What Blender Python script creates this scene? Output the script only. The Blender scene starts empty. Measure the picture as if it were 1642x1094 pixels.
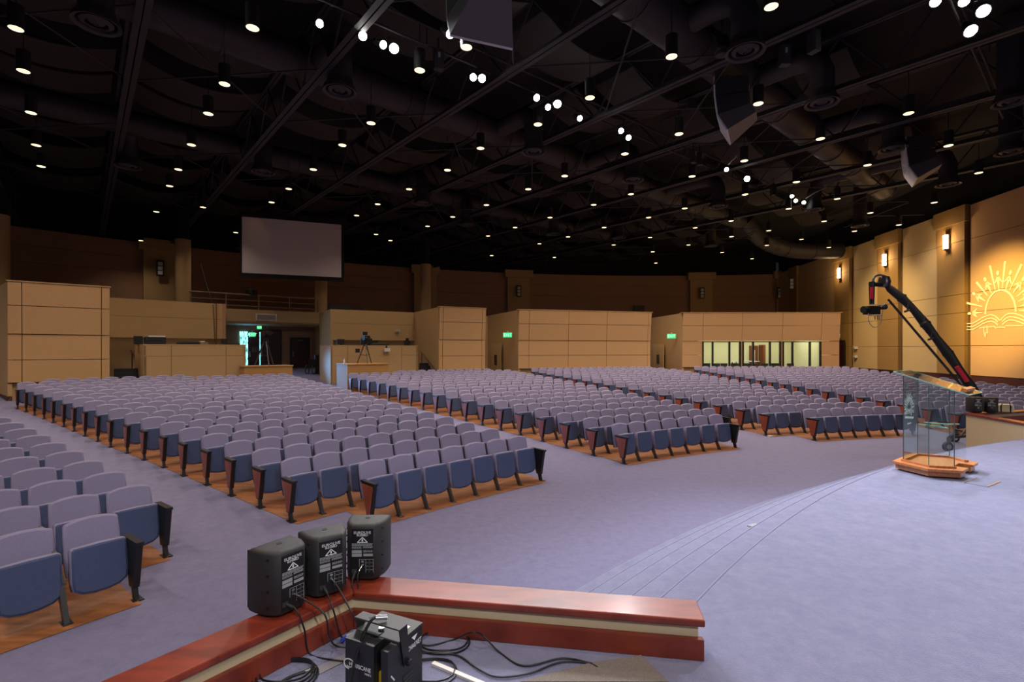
import bpy, bmesh, math, random
from mathutils import Matrix, Vector
random.seed(7)
PI = math.pi
scene = bpy.context.scene
COL = scene.collection

# ------------------------------------------------------------------ camera, world, exposure
F, V0, U0, H = 800.0, 560.0, 821.0, 2.65          # focal length (px of a 1642 wide frame), horizon row, centre column, eye height
cam_d = bpy.data.cameras.new('camera')
cam_d.sensor_width = 36.0
cam_d.lens = 36.0 * F / 1642.0
cam_d.shift_y = (V0 - 547.0) / 1642.0
cam_d.clip_end = 300
cam = bpy.data.objects.new('camera', cam_d)
cam.location = (0, 0, H)
cam.rotation_euler = (PI / 2, 0, 0)
COL.objects.link(cam)
scene.camera = cam
vs = scene.view_settings
vs.view_transform = 'Standard'
vs.look = 'None'
vs.exposure = 0.05
vs.gamma = 1.0
vs.use_curve_mapping = False
scene.cycles.transparent_max_bounces = 40
world = bpy.data.worlds.new('world')
scene.world = world
world.use_nodes = True
world.node_tree.nodes['Background'].inputs[0].default_value = (0.5, 0.45, 0.5, 1)
world.node_tree.nodes['Background'].inputs[1].default_value = 0.02

DOWN_W, STAGE_W = 660.0, 1300.0
WARM = (1.0, 0.80, 0.62)
COOL = (0.95, 0.96, 1.0)

# ------------------------------------------------------------------ layout: the seats fan out about one centre point
CX, CY = 16.3, -9.53
R0, RP, PITCH, SLOPE = 25.1, 0.925, 0.5273, 0.04
ZS = 1.05                                            # stage height
AX = math.radians(125.7)                             # axis of symmetry of the hall
DA = Vector((-0.654, 0.757, 0)); DQ = Vector((0.757, 0.654, 0))   # roof truss direction and its normal


def fz(R):
    return SLOPE * max(0.0, R - R0)


def pol(R, deg, z=0.0):
    t = math.radians(deg)
    return Vector((CX + R * math.cos(t), CY + R * math.sin(t), z))


def rad(x, y):
    return math.hypot(x - CX, y - CY)


def fzp(p):
    return fz(rad(p[0], p[1]))


def at(u, v, Y):
    return Vector(((u - U0) / F * Y, Y, H - (v - V0) / F * Y))


def ath(u, v, z):
    return at(u, v, F * (H - z) / (v - V0))


def onR(u, R, z=0.0):
    k = (u - U0) / F
    a = 1 + k * k; b = -2 * (k * CX + CY); c = CX * CX + CY * CY - R * R
    Y = (-b + math.sqrt(b * b - 4 * a * c)) / (2 * a)
    return Vector((k * Y, Y, z))


def onchord(u, A, B, z=0.0, out=0.0):
    """where the sight line of column u meets the straight wall A-B, pushed out into the room"""
    k = (u - U0) / F
    d = Vector((B[0] - A[0], B[1] - A[1])).normalized()
    n = Vector((-d.y, d.x))
    Y = (A[0] * n.x + A[1] * n.y + out) / (k * n.x + n.y)
    return Vector((k * Y, Y, z))


def mirror(p):
    d = Vector((math.cos(AX), math.sin(AX)))
    q = Vector((p[0] - CX, p[1] - CY))
    r = 2 * q.dot(d) * d - q
    return Vector((CX + r.x, CY + r.y, p[2] if len(p) > 2 else 0.0))


def aq(a, q, z):
    return DA * a + DQ * q + Vector((0, 0, z))


# ------------------------------------------------------------------ materials
def lin(c):
    return tuple(((x / 255) / 12.92 if x / 255 <= 0.04045 else ((x / 255 + 0.055) / 1.055) ** 2.4) for x in c) + (1.0,)


MATS = {}


def mat(name, rgb, rough=0.7, metal=0.0, noise=None, bump=None, emit=None, trans=0.0, coat=0.0, stretch=None, spec=None, ior=None, sample=True):
    """noise = (scale, second colour, detail); bump = (scale, strength); stretch scales the noise coordinates"""
    m = bpy.data.materials.new(name)
    m.use_nodes = True
    nt = m.node_tree
    b = nt.nodes['Principled BSDF']
    b.inputs['Base Color'].default_value = lin(rgb)
    b.inputs['Roughness'].default_value = rough
    b.inputs['Metallic'].default_value = metal
    if coat:
        b.inputs['Coat Weight'].default_value = coat
        b.inputs['Coat Roughness'].default_value = 0.15
    if spec is not None:
        b.inputs['Specular IOR Level'].default_value = spec
    if trans:
        b.inputs['Transmission Weight'].default_value = trans
    if ior:
        b.inputs['IOR'].default_value = ior
    co = None
    if noise or bump:
        tc = nt.nodes.new('ShaderNodeTexCoord')
        mp = nt.nodes.new('ShaderNodeMapping')
        nt.links.new(tc.outputs['Object'], mp.inputs[0])
        if stretch:
            mp.inputs['Scale'].default_value = stretch
        co = mp.outputs[0]
    if noise:
        n = nt.nodes.new('ShaderNodeTexNoise')
        n.inputs['Scale'].default_value = noise[0]
        n.inputs['Detail'].default_value = noise[2] if len(noise) > 2 else 4
        n.inputs['Roughness'].default_value = noise[3] if len(noise) > 3 else 0.5
        nt.links.new(co, n.inputs['Vector'])
        r = nt.nodes.new('ShaderNodeValToRGB')
        r.color_ramp.elements[0].position = 0.35; r.color_ramp.elements[0].color = lin(rgb)
        r.color_ramp.elements[1].position = 0.65; r.color_ramp.elements[1].color = lin(noise[1])
        nt.links.new(n.outputs[0], r.inputs[0])
        nt.links.new(r.outputs[0], b.inputs['Base Color'])
    if bump:
        n2 = nt.nodes.new('ShaderNodeTexNoise')
        n2.inputs['Scale'].default_value = bump[0]
        nt.links.new(co, n2.inputs['Vector'])
        bp = nt.nodes.new('ShaderNodeBump')
        bp.inputs['Strength'].default_value = bump[1]
        bp.inputs['Distance'].default_value = 0.01
        nt.links.new(n2.outputs[0], bp.inputs['Height'])
        nt.links.new(bp.outputs[0], b.inputs['Normal'])
    if emit:
        b.inputs['Emission Color'].default_value = (*emit[0], 1)
        b.inputs['Emission Strength'].default_value = emit[1]
    if not sample:
        m.cycles.emission_sampling = 'NONE'
    MATS[name] = m
    return m


mat('carpet', (108, 107, 138), 0.95, noise=(7.0, (123, 121, 152), 15, 0.8), bump=(120, 0.6), spec=0.15)
mat('stage_carpet', (112, 114, 142), 0.95, noise=(8.0, (128, 129, 156), 15, 0.8), bump=(120, 0.6), spec=0.15)
mat('nosing', (128, 130, 160), 0.9)
mat('wood_floor', (158, 102, 60), 0.45, noise=(2.0, (122, 74, 42), 8), stretch=(1.0, 6.0, 1.0))
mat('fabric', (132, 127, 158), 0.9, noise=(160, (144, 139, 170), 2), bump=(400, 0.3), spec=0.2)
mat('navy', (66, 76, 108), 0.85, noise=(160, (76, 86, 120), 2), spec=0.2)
mat('back_shell', (34, 34, 46), 0.6)
mat('black_metal', (22, 22, 24), 0.45)
mat('chair_steel', (96, 96, 100), 0.3, 0.85)
mat('panel_wood', (160, 78, 46), 0.4, noise=(7, (122, 50, 28), 6), stretch=(1, 1, 0.15), coat=0.2)
mat('cherry', (138, 54, 34), 0.36, noise=(3.0, (104, 36, 23), 7), stretch=(1.0, 4.0, 1.0), coat=0.15)
mat('cream_band', (196, 176, 140), 0.7)
mat('cream_wall', (205, 182, 146), 0.75, noise=(60, (198, 174, 138), 3))
mat('tan_panel', (204, 164, 116), 0.9, noise=(45, (194, 154, 108), 3), bump=(120, 0.2))
mat('tan_wall', (188, 156, 110), 0.9, noise=(45, (180, 148, 104), 3))
mat('joint', (92, 70, 44), 0.9)
mat('olive_panel', (150, 118, 66), 0.85, noise=(45, (142, 110, 60), 3))
mat('pale_panel', (196, 170, 122), 0.85, noise=(45, (188, 162, 114), 3))
mat('back_wall', (172, 132, 104), 0.9, noise=(30, (164, 126, 98), 3))
mat('pilaster', (186, 154, 104), 0.9)
mat('black_paint', (17, 16, 19), 0.9)
mat('black_beam', (40, 37, 42), 0.7)
mat('duct_paint', (44, 39, 43), 0.6, bump=(3, 0.2), stretch=(1, 1, 14))
mat('baffle', (46, 39, 36), 0.9, bump=(60, 0.3), noise=(40, (38, 33, 31), 3))
mat('base_dark', (70, 34, 24), 0.5)
mat('screen_white', (206, 196, 200), 0.8)
mat('door_red', (58, 20, 24), 0.4)
mat('door_wood', (120, 62, 36), 0.45)
mat('lamp_glow', (255, 230, 190), 0.5, emit=((1.0, 0.80, 0.55), 0.32), sample=False)
mat('lamp_rim', (255, 230, 190), 0.5, emit=((1.0, 0.82, 0.55), 1.5), sample=False)
mat('lamp_core', (255, 250, 240), 0.5, emit=((1.0, 0.9, 0.72), 9.0), sample=False)
mat('spot_core', (255, 255, 255), 0.5, emit=((1.0, 0.97, 0.92), 40.0), sample=False)
mat('sconce_glow', (255, 220, 180), 0.5, emit=((1.0, 0.72, 0.45), 9.0), sample=False)
mat('exit_green', (20, 120, 50), 0.5, emit=((0.02, 0.85, 0.25), 1.2), sample=False)
mat('exit_letter', (200, 255, 210), 0.5, emit=((0.5, 1.0, 0.6), 1.6), sample=False)


def clear_glass(name, tint, refl):
    m = bpy.data.materials.new(name); m.use_nodes = True
    nt = m.node_tree; nt.nodes.clear()
    o = nt.nodes.new('ShaderNodeOutputMaterial'); mx = nt.nodes.new('ShaderNodeMixShader')
    t = nt.nodes.new('ShaderNodeBsdfTransparent'); g = nt.nodes.new('ShaderNodeBsdfGlossy'); lw = nt.nodes.new('ShaderNodeLayerWeight')
    lw.inputs['Blend'].default_value = 0.5
    pw = nt.nodes.new('ShaderNodeMath'); pw.operation = 'POWER'; pw.inputs[1].default_value = 4.0
    fr_ = nt.nodes.new('ShaderNodeMath'); fr_.operation = 'MULTIPLY_ADD'; fr_.inputs[1].default_value = 0.75; fr_.inputs[2].default_value = refl
    nt.links.new(lw.outputs['Facing'], pw.inputs[0]); nt.links.new(pw.outputs[0], fr_.inputs[0])
    t.inputs[0].default_value = lin(tint); g.inputs['Roughness'].default_value = 0.02
    nt.links.new(fr_.outputs[0], mx.inputs[0]); nt.links.new(t.outputs[0], mx.inputs[1]); nt.links.new(g.outputs[0], mx.inputs[2])
    nt.links.new(mx.outputs[0], o.inputs[0])
    MATS[name] = m


clear_glass('glass', (246, 251, 250), 0.03)
clear_glass('window_glass', (244, 248, 244), 0.02)
mat('glass_edge', (70, 96, 96), 0.15)
mat('shelf_edge', (150, 220, 206), 0.1)
mat('oak', (196, 124, 66), 0.35, noise=(9, (178, 104, 52), 6), stretch=(1, 5, 1), coat=0.3)
mat('etched', (236, 246, 242), 0.9)
_nt = MATS['etched'].node_tree
_tl = _nt.nodes.new('ShaderNodeBsdfTranslucent'); _tl.inputs[0].default_value = (0.9, 0.95, 0.92, 1)
_mx = _nt.nodes.new('ShaderNodeMixShader'); _mx.inputs[0].default_value = 0.5
_nt.links.new(_nt.nodes['Principled BSDF'].outputs[0], _mx.inputs[1]); _nt.links.new(_tl.outputs[0], _mx.inputs[2])
_nt.links.new(_mx.outputs[0], _nt.nodes['Material Output'].inputs[0])
mat('speaker_black', (38, 37, 38), 0.55, bump=(500, 0.25))
mat('panel_black', (14, 14, 15), 0.5)
mat('print_white', (225, 225, 225), 0.6)
mat('print_grey', (150, 150, 150), 0.6)
mat('chrome', (210, 210, 212), 0.2, 1.0)
mat('hazer_black', (24, 24, 26), 0.4, bump=(300, 0.15))
mat('hazer_top', (62, 60, 60), 0.55)
mat('cable', (24, 24, 26), 0.45)
mat('cable_blue', (30, 70, 200), 0.4)
mat('cable_white', (205, 200, 195), 0.5)
mat('tape', (128, 124, 134), 0.7)
mat('mat_grey', (126, 118, 112), 0.95, noise=(180, (108, 100, 96), 2))
mat('cluster_lit', (86, 82, 86), 0.6)
mat('cluster_dark', (40, 38, 41), 0.6)
mat('cluster_edge', (196, 194, 200), 0.5)
mat('white_plastic', (215, 212, 205), 0.5)
mat('cream_room', (226, 220, 176), 0.9)
mat('table_white', (240, 240, 240), 0.6)
mat('grey_chair', (86, 96, 96), 0.7)
mat('jib_black', (26, 25, 28), 0.55, bump=(30, 0.3))
mat('jib_red', (200, 20, 56), 0.5)
mat('logo_light_cream', (250, 236, 196), 0.8)
mat('rail_tan', (120, 104, 74), 0.6)
mat('outdoors', (80, 140, 130), 0.8, emit=((0.18, 0.75, 0.8), 2.2), sample=False)
mat('platform_tan', (176, 132, 78), 0.9, noise=(45, (168, 124, 72), 3))
mat('bag_beige', (206, 190, 156), 0.8)
mat('yellow_label', (224, 190, 40), 0.5)
mat('rubber', (46, 46, 48), 0.8)
# the outdoors seen through the open door: leaves
_nt = MATS['outdoors'].node_tree
_n = _nt.nodes.new('ShaderNodeTexNoise'); _n.inputs['Scale'].default_value = 9
_r = _nt.nodes.new('ShaderNodeValToRGB')
_r.color_ramp.elements[0].position = 0.42; _r.color_ramp.elements[0].color = (0.03, 0.16, 0.12, 1)
_r.color_ramp.elements[1].position = 0.58; _r.color_ramp.elements[1].color = (0.35, 0.95, 1.0, 1)
_nt.links.new(_n.outputs[0], _r.inputs[0])
_nt.links.new(_r.outputs[0], _nt.nodes['Principled BSDF'].inputs['Emission Color'])


# ------------------------------------------------------------------ mesh builder
def TR(p=(0, 0, 0), rz=0.0, rx=0.0, ry=0.0, s=1.0):
    return Matrix.Translation(Vector(p)) @ Matrix.Rotation(rz, 4, 'Z') @ Matrix.Rotation(ry, 4, 'Y') @ Matrix.Rotation(rx, 4, 'X') @ Matrix.Scale(s, 4)


class MB:
    def __init__(self):
        self.v = []; self.f = []; self.m = []

    def add(self, vs, fs, mi=0, X=None):
        o = len(self.v)
        if X is not None:
            vs = [X @ Vector(p) for p in vs]
        self.v += [tuple(p) for p in vs]
        self.f += [tuple(i + o for i in f) for f in fs]
        self.m += [mi] * len(fs)
        return self

    def box(self, x0, x1, y0, y1, z0, z1, mi=0, X=None):
        v = [(x, y, z) for z in (z0, z1) for y in (y0, y1) for x in (x0, x1)]
        f = [(0, 2, 3, 1), (4, 5, 7, 6), (0, 1, 5, 4), (2, 6, 7, 3), (0, 4, 6, 2), (1, 3, 7, 5)]
        return self.add(v, f, mi, X)

    def hexa(self, bot, top, mi=0, X=None):            # bot and top: same number of points, counter-clockwise
        n = len(bot)
        v = list(bot) + list(top)
        f = [tuple(range(n))[::-1], tuple(range(n, 2 * n))] + [(i, (i + 1) % n, n + (i + 1) % n, n + i) for i in range(n)]
        return self.add(v, f, mi, X)

    def prism(self, poly, z0, z1, mi=0, X=None):
        return self.hexa([(x, y, z0) for x, y in poly], [(x, y, z1) for x, y in poly], mi, X)

    def cyl(self, p0, p1, r0, r1=None, n=12, mi=0, caps=True, X=None):
        r1 = r0 if r1 is None else r1
        p0 = Vector(p0); p1 = Vector(p1); d = (p1 - p0).normalized()
        a = d.orthogonal().normalized(); b = d.cross(a)
        v = []
        for p, r in ((p0, r0), (p1, r1)):
            v += [p + (a * math.cos(2 * PI * i / n) + b * math.sin(2 * PI * i / n)) * r for i in range(n)]
        f = [(i, (i + 1) % n, n + (i + 1) % n, n + i) for i in range(n)]
        if caps:
            f += [tuple(range(n))[::-1], tuple(range(n, 2 * n))]
        return self.add(v, f, mi, X)

    def tube(self, pts, r, n=8, mi=0, X=None, caps=True):
        pts = [Vector(p) for p in pts]
        rs = r if isinstance(r, (list, tuple)) else [r] * len(pts)
        v = []; a = None
        for i, p in enumerate(pts):
            d = (pts[min(i + 1, len(pts) - 1)] - pts[max(i - 1, 0)])
            d = d.normalized() if d.length > 1e-9 else Vector((0, 0, 1))
            a = d.orthogonal().normalized() if a is None else (a - d * a.dot(d)).normalized()
            b = d.cross(a)
            v += [p + (a * math.cos(2 * PI * k / n) + b * math.sin(2 * PI * k / n)) * rs[i] for k in range(n)]
        f = []
        for i in range(len(pts) - 1):
            for k in range(n):
                f.append((i * n + k, i * n + (k + 1) % n, (i + 1) * n + (k + 1) % n, (i + 1) * n + k))
        if caps:
            f += [tuple(range(n))[::-1], tuple(range((len(pts) - 1) * n, len(pts) * n))]
        return self.add(v, f, mi, X)

    def lathe(self, prof, n=20, mi=0, X=None):          # prof: (r, z) list
        v = []
        for r, z in prof:
            v += [(r * math.cos(2 * PI * k / n), r * math.sin(2 * PI * k / n), z) for k in range(n)]
        f = []
        for i in range(len(prof) - 1):
            for k in range(n):
                f.append((i * n + k, i * n + (k + 1) % n, (i + 1) * n + (k + 1) % n, (i + 1) * n + k))
        return self.add(v, f, mi, X)

    def cushion(self, outline, y0, y1, b, bow=0.0, mi=0, mi_front=None, X=None, scale_in=None):
        """soft slab: outline in (x, z), front at y0, back at y1, rounded by b; bow pushes the middle of the face back"""
        cx = sum(p[0] for p in outline) / len(outline); cz = sum(p[1] for p in outline) / len(outline)
        w = max(abs(p[0]) for p in outline)
        n = len(outline)

        def ring(y, ins):
            out = []
            for x, z in outline:
                d = Vector((x - cx, z - cz)); L = d.length
                d = d * (max(0.0, L - ins) / L)
                xx, zz = cx + d.x, cz + d.y
                out.append((xx, y + bow * (1 - (xx / w) ** 2), zz))
            return out
        R = [ring(y0, b), ring(y0 + b * 0.4, b * 0.3), ring(y0 + b, 0), ring(y1 - b, 0), ring(y1, b)]
        v = sum(R, []) + [(cx, y0 + bow, cz), (cx, y1 + bow, cz)]
        c0, c1 = 5 * n, 5 * n + 1
        side = [(i * n + k, (i + 1) * n + k, (i + 1) * n + (k + 1) % n, i * n + (k + 1) % n) for i in range(4) for k in range(n)]
        fr = [(c0, k, (k + 1) % n) for k in range(n)]
        bk = [(c1, 4 * n + (k + 1) % n, 4 * n + k) for k in range(n)]
        self.add(v, side + bk, mi, X)
        self.add(v, fr, mi if mi_front is None else mi_front, X)
        return self

    def join(self, o, X=None, mi=None):
        self.add(o.v, o.f, 0, X)
        if mi is None:
            self.m[-len(o.f):] = o.m
        else:
            self.m[-len(o.f):] = [mi] * len(o.f)
        return self

    def mesh(self, name, mats, smooth=False):
        me = bpy.data.meshes.new(name)
        me.from_pydata(self.v, [], self.f)
        for m in (mats if isinstance(mats, (list, tuple)) else [mats]):
            me.materials.append(MATS[m])
        if any(self.m):
            me.polygons.foreach_set('material_index', self.m)
        if smooth:
            me.polygons.foreach_set('use_smooth', [True] * len(me.polygons))
            me.update()
            me.set_sharp_from_angle(angle=math.radians(42 if smooth is True else smooth))
        me.validate()
        me.update()
        return me

    def build(self, name, mats, parent=None, smooth=False, X=None):
        return link(name, self.mesh(name, mats, smooth), parent, X)


def link(name, data, parent=None, X=None):
    o = bpy.data.objects.new(name, data)
    COL.objects.link(o)
    if parent is not None:
        o.parent = parent
    if X is not None:
        o.matrix_local = X
    return o


def tag(o, label=None, cat=None, group=None, kind=None):
    if label: o['label'] = label
    if cat: o['category'] = cat
    if group: o['group'] = group
    if kind: o['kind'] = kind
    return o


def thing(name, label, cat, X=None, group=None):
    o = bpy.data.objects.new(name, None)
    COL.objects.link(o)
    o.empty_display_size = 0.2
    if X is not None:
        o.matrix_world = X if isinstance(X, Matrix) else Matrix.Translation(Vector(X))
    return tag(o, label, cat, group)


def copy_tree(o, X, label=None, parent=None):
    c = o.copy()
    COL.objects.link(c)
    c.parent = parent
    if X is not None:
        c.matrix_world = X
    if label:
        c['label'] = label
    for ch in list(o.children):
        copy_tree(ch, None, None, c)
    return c


TEXTS = {}


def text(body, size, m, parent, X, name='lettering', sx=1.0, align='CENTER', extrude=0.0004):
    cu = bpy.data.curves.new(name, 'FONT')
    cu.body = body; cu.size = size; cu.extrude = extrude; cu.align_x = align; cu.align_y = 'CENTER'
    cu.resolution_u = 3
    cu.materials.append(MATS[m])
    key = (body, size, m)
    if key not in TEXTS:
        tmp = bpy.data.objects.new(name, cu); COL.objects.link(tmp)
        bpy.context.view_layer.update()
        TEXTS[key] = bpy.data.meshes.new_from_object(tmp)
        bpy.data.objects.remove(tmp)
    return link(name, TEXTS[key], parent, X @ Matrix.Diagonal((sx, 1, 1, 1)))


def spot(name, p, target, watt, col, size, blend=0.6, r=0.1, parent=None):
    d = bpy.data.lights.new(name, 'SPOT')
    d.energy = watt; d.color = col; d.spot_size = math.radians(size); d.spot_blend = blend; d.shadow_soft_size = r
    o = link(name, d)
    q = (Vector(target) - Vector(p)).to_track_quat('-Z', 'Y')
    o.matrix_world = Matrix.Translation(Vector(p)) @ q.to_matrix().to_4x4()
    if parent is not None:
        mw = o.matrix_world.copy(); o.parent = parent; o.matrix_parent_inverse = parent.matrix_world.inverted(); o.matrix_world = mw
    return o


def ordinal(n):
    return '%d%s' % (n, 'th' if 10 <= n % 100 <= 20 else {1: 'st', 2: 'nd', 3: 'rd'}.get(n % 10, 'th'))


# ================================================================== THE SHELL
# sloping carpeted floor: polar grid
mb = MB()
Rs = [12, 19, 25.1, 28, 32, 36, 40, 44, 48, 52, 56, 60, 64, 68.5]
angs = list(range(70, 184, 3))
v = []
for R in Rs:
    for a in angs:
        v.append(tuple(pol(R, a, fz(R))))
n = len(angs)
mb.add(v, [(i * n + k, (i + 1) * n + k, (i + 1) * n + k + 1, i * n + k + 1)[::-1] for i in range(len(Rs) - 1) for k in range(n - 1)])
tag(mb.build('floor', 'carpet', smooth=True), 'blue grey carpet sloping gently up to the rear seats', None, None, 'structure')

# ceiling deck and the black upper walls
ZC = 13.4
mb = MB()
mb.box(-56, 44, -32, 62, ZC, ZC + 0.3)
tag(mb.build('ceiling', 'black_paint'), 'black painted roof deck above the trusses', None, None, 'structure')


def rwx(Y):
    return 26.0 + 0.11 * (Y - 25.4)


WT = 10.95                                            # wall top
YE = 55.3
# right wall: panels between pilasters, each panel a piece
Pw0 = Vector((rwx(-24), -24, 0)); Pw1 = Vector((rwx(YE), YE, 0))


def slab(mb, A, B, z0, z1, t, mi=0, out=0.0):
    """vertical slab from A to B, its face on the room side (left of A->B), pushed out by out"""
    A = Vector(A[:2]); B = Vector(B[:2]); d = (B - A).normalized(); nrm = Vector((-d.y, d.x))
    a = A + nrm * out; b = B + nrm * out; a2 = a - nrm * t; b2 = b - nrm * t
    mb.hexa([(a.x, a.y, z0), (a2.x, a2.y, z0), (b2.x, b2.y, z0), (b.x, b.y, z0)],
            [(a.x, a.y, z1), (a2.x, a2.y, z1), (b2.x, b2.y, z1), (b.x, b.y, z1)], mi)


mb = MB(); slab(mb, Pw0, Pw1, 0, WT, 0.4)
wr = tag(mb.build('wall_right', 'joint'), 'tall tan panelled side wall with sconces and a projected sunrise', None, None, 'structure')
mb = MB(); slab(mb, Pw0, Pw1, WT, ZC, 0.4, out=-0.25)
tag(mb.build('wall_right_upper', 'black_paint'), 'black upper wall above the panelled side wall', None, None, 'structure')


def uY(u):
    return 23.206 / ((u - U0) / F - 0.11)


segs = [(YE, 51.6, 'tan_wall', 0.05), (51.6, 50.0, 'olive_panel', 0.18), (50.0, 42.9, 'tan_wall', 0.05), (42.9, 40.6, 'olive_panel', 0.22), (40.35, 36.95, 'pale_panel', 0.05),
        (36.95, 34.65, 'olive_panel', 0.20), (34.4, 31.0, 'pale_panel', 0.05), (31.0, 28.85, 'olive_panel', 0.20),
        (28.6, 22.0, 'tan_panel', 0.06), (22.0, 19.8, 'olive_panel', 0.2), (19.6, 10.0, 'tan_panel', 0.06), (10.0, -24, 'tan_panel', 0.06)]
JZ = [1.15, 2.84, 4.77, 5.86, 8.97, WT - 0.02]
for ya, yb, m, out in segs:
    for k in range(len(JZ) - 1):
        mb = MB(); slab(mb, (rwx(yb), yb), (rwx(ya), ya), JZ[k] + 0.012, JZ[k + 1] - 0.012, 0.1 + out, out=out)
        mb.build('panel', m, wr)
    mb = MB(); slab(mb, (rwx(yb), yb), (rwx(ya), ya), 0.2, JZ[0] - 0.012, 0.1, out=0.03)
    mb.build('panel', 'base_dark', wr)
    if m == 'olive_panel':                            # flared cap on each pilaster
        mb = MB(); slab(mb, (rwx(yb), yb - 0.15), (rwx(ya), ya + 0.15), WT - 0.9, WT + 0.06, 0.3, out=out + 0.1)
        mb.build('capital', m, wr)

# back wall: arc of panels with pilasters
wb = tag(bpy.data.objects.new('wall_back', None), 'dark brown curved rear wall with flared pilasters above the booths', None, None, 'structure')
COL.objects.link(wb)
RB = 66.0
a_lo = math.degrees(math.atan2(YE - CY, rwx(YE) - CX)); a_hi = 172.5
na = 36
for k in range(na):
    t0 = a_lo + (a_hi - a_lo) * k / na; t1 = a_lo + (a_hi - a_lo) * (k + 1) / na
    A, B = pol(RB, t0), pol(RB, t1)
    for z0, z1 in ((0.8, 8.6), (8.62, 9.75), (9.77, WT)):
        mb = MB(); slab(mb, A, B, z0, z1, 0.4); mb.build('panel', 'back_wall', wb)
mb = MB()
for k in range(na):
    t0 = a_lo + (a_hi - a_lo) * k / na; t1 = a_lo + (a_hi - a_lo) * (k + 1) / na
    slab(mb, pol(RB + 0.25, t0), pol(RB + 0.25, t1), WT, ZC, 0.4)
tag(mb.build('wall_back_upper', 'black_paint'), 'black band of wall between the rear wall and the roof', None, None, 'structure')
for ua, ub in ((230, 285), (664, 700), (814, 850), (1107, 1143), (1246, 1258)):
    A = onR(ub, RB - 0.5); B = onR(ua, RB - 0.5)
    mb = MB()
    slab(mb, A, B, 0.8, WT - 0.9, 0.6); slab(mb, A, B, WT - 0.9, WT + 0.1, 0.6)
    mb.build('pilaster', 'pilaster', wb)
    d = (B - A).normalized() * 0.28
    mb = MB(); slab(mb, A - d, B + d, WT - 0.55, WT + 0.25, 0.7, out=0.25)
    mb.build('capital', 'pilaster', wb)

# side wall and stage wall out of view, mirror images that close the hall
mb = MB(); slab(mb, mirror(Pw1), mirror(Pw0), 0, ZC, 0.4)
tag(mb.build('wall_left', 'tan_panel'), 'tan side wall on the far side of the seating', None, None, 'structure')
mb = MB(); slab(mb, mirror(Pw0), Pw0, 0, ZC, 0.4)
tag(mb.build('wall_front', 'tan_panel'), 'wall behind the stage', None, None, 'structure')

# wood strips under the seat rows are laid with the seats, further down.

# stage, its steps and the two L-shaped parapets
RS = 19.75
wl_c_in = Vector((-0.905, 2.85)); wl_end_in = Vector((0.96, 2.556)); wl_leg_in = Vector((-4.6, -2.25))
mb = MB()
arc = [pol(RS, a) for a in [141.6 - i * (141.6 - 109.8) / 40 for i in range(41)]]
left_pts = [wl_leg_in, wl_c_in, Vector((0.9, 2.62))]
right_pts = [mirror((p.x, p.y, 0)) for p in left_pts][::-1]
poly = [(p.x, p.y) for p in left_pts] + [(p.x, p.y) for p in arc] + [(p.x, p.y) for p in right_pts]
poly += [(23.0, -22.0), (0.0, -16.0)]
poly = poly[::-1]
mb.prism(poly, 0, ZS)
tag(mb.build('floor_stage', 'stage_carpet'), 'raised stage carpeted in pale blue grey', None, None, 'structure')
stp = tag(bpy.data.objects.new('floor_steps', None), 'carpeted curved steps leading from the stage to the seats', None, None, 'structure')
COL.objects.link(stp)
for k in range(1, 6):
    z = ZS - 0.175 * k
    r0, r1 = RS + 0.34 * (k - 1) - 0.02, RS + 0.34 * k
    ha = 141.5 + 1.1 * (r1 - RS); lo = 2 * 125.7 - ha
    A = [pol(r0, ha + (lo - ha) * i / 48) for i in range(49)]; B = [pol(r1, ha + (lo - ha) * i / 48) for i in range(49)]
    pts = [(p.x, p.y) for p in A] + [(p.x, p.y) for p in B[::-1]]
    mb = MB()
    nn = len(A)
    v = [(p.x, p.y, zz) for zz in (0.0, z) for p in A + B]
    f = []
    for i in range(nn - 1):
        f += [(2 * nn + i, 2 * nn + i + 1, 3 * nn + i + 1, 3 * nn + i)[::-1], (nn + i, nn + i + 1, 3 * nn + i + 1, 3 * nn + i)]
    mb.add(v, f)
    mb.build('step', 'stage_carpet', stp)
    # nosing roll along the edge of the tread
    mb = MB(); mb.tube([(p.x, p.y, z - 0.001) for p in B], 0.007, 6)
    mb.build('nosing', 'nosing', stp, smooth=True)
mb = MB(); mb.tube([(p.x, p.y, ZS - 0.001) for p in arc], 0.007, 6)
mb.build('nosing', 'nosing', stp, smooth=True)


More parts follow.
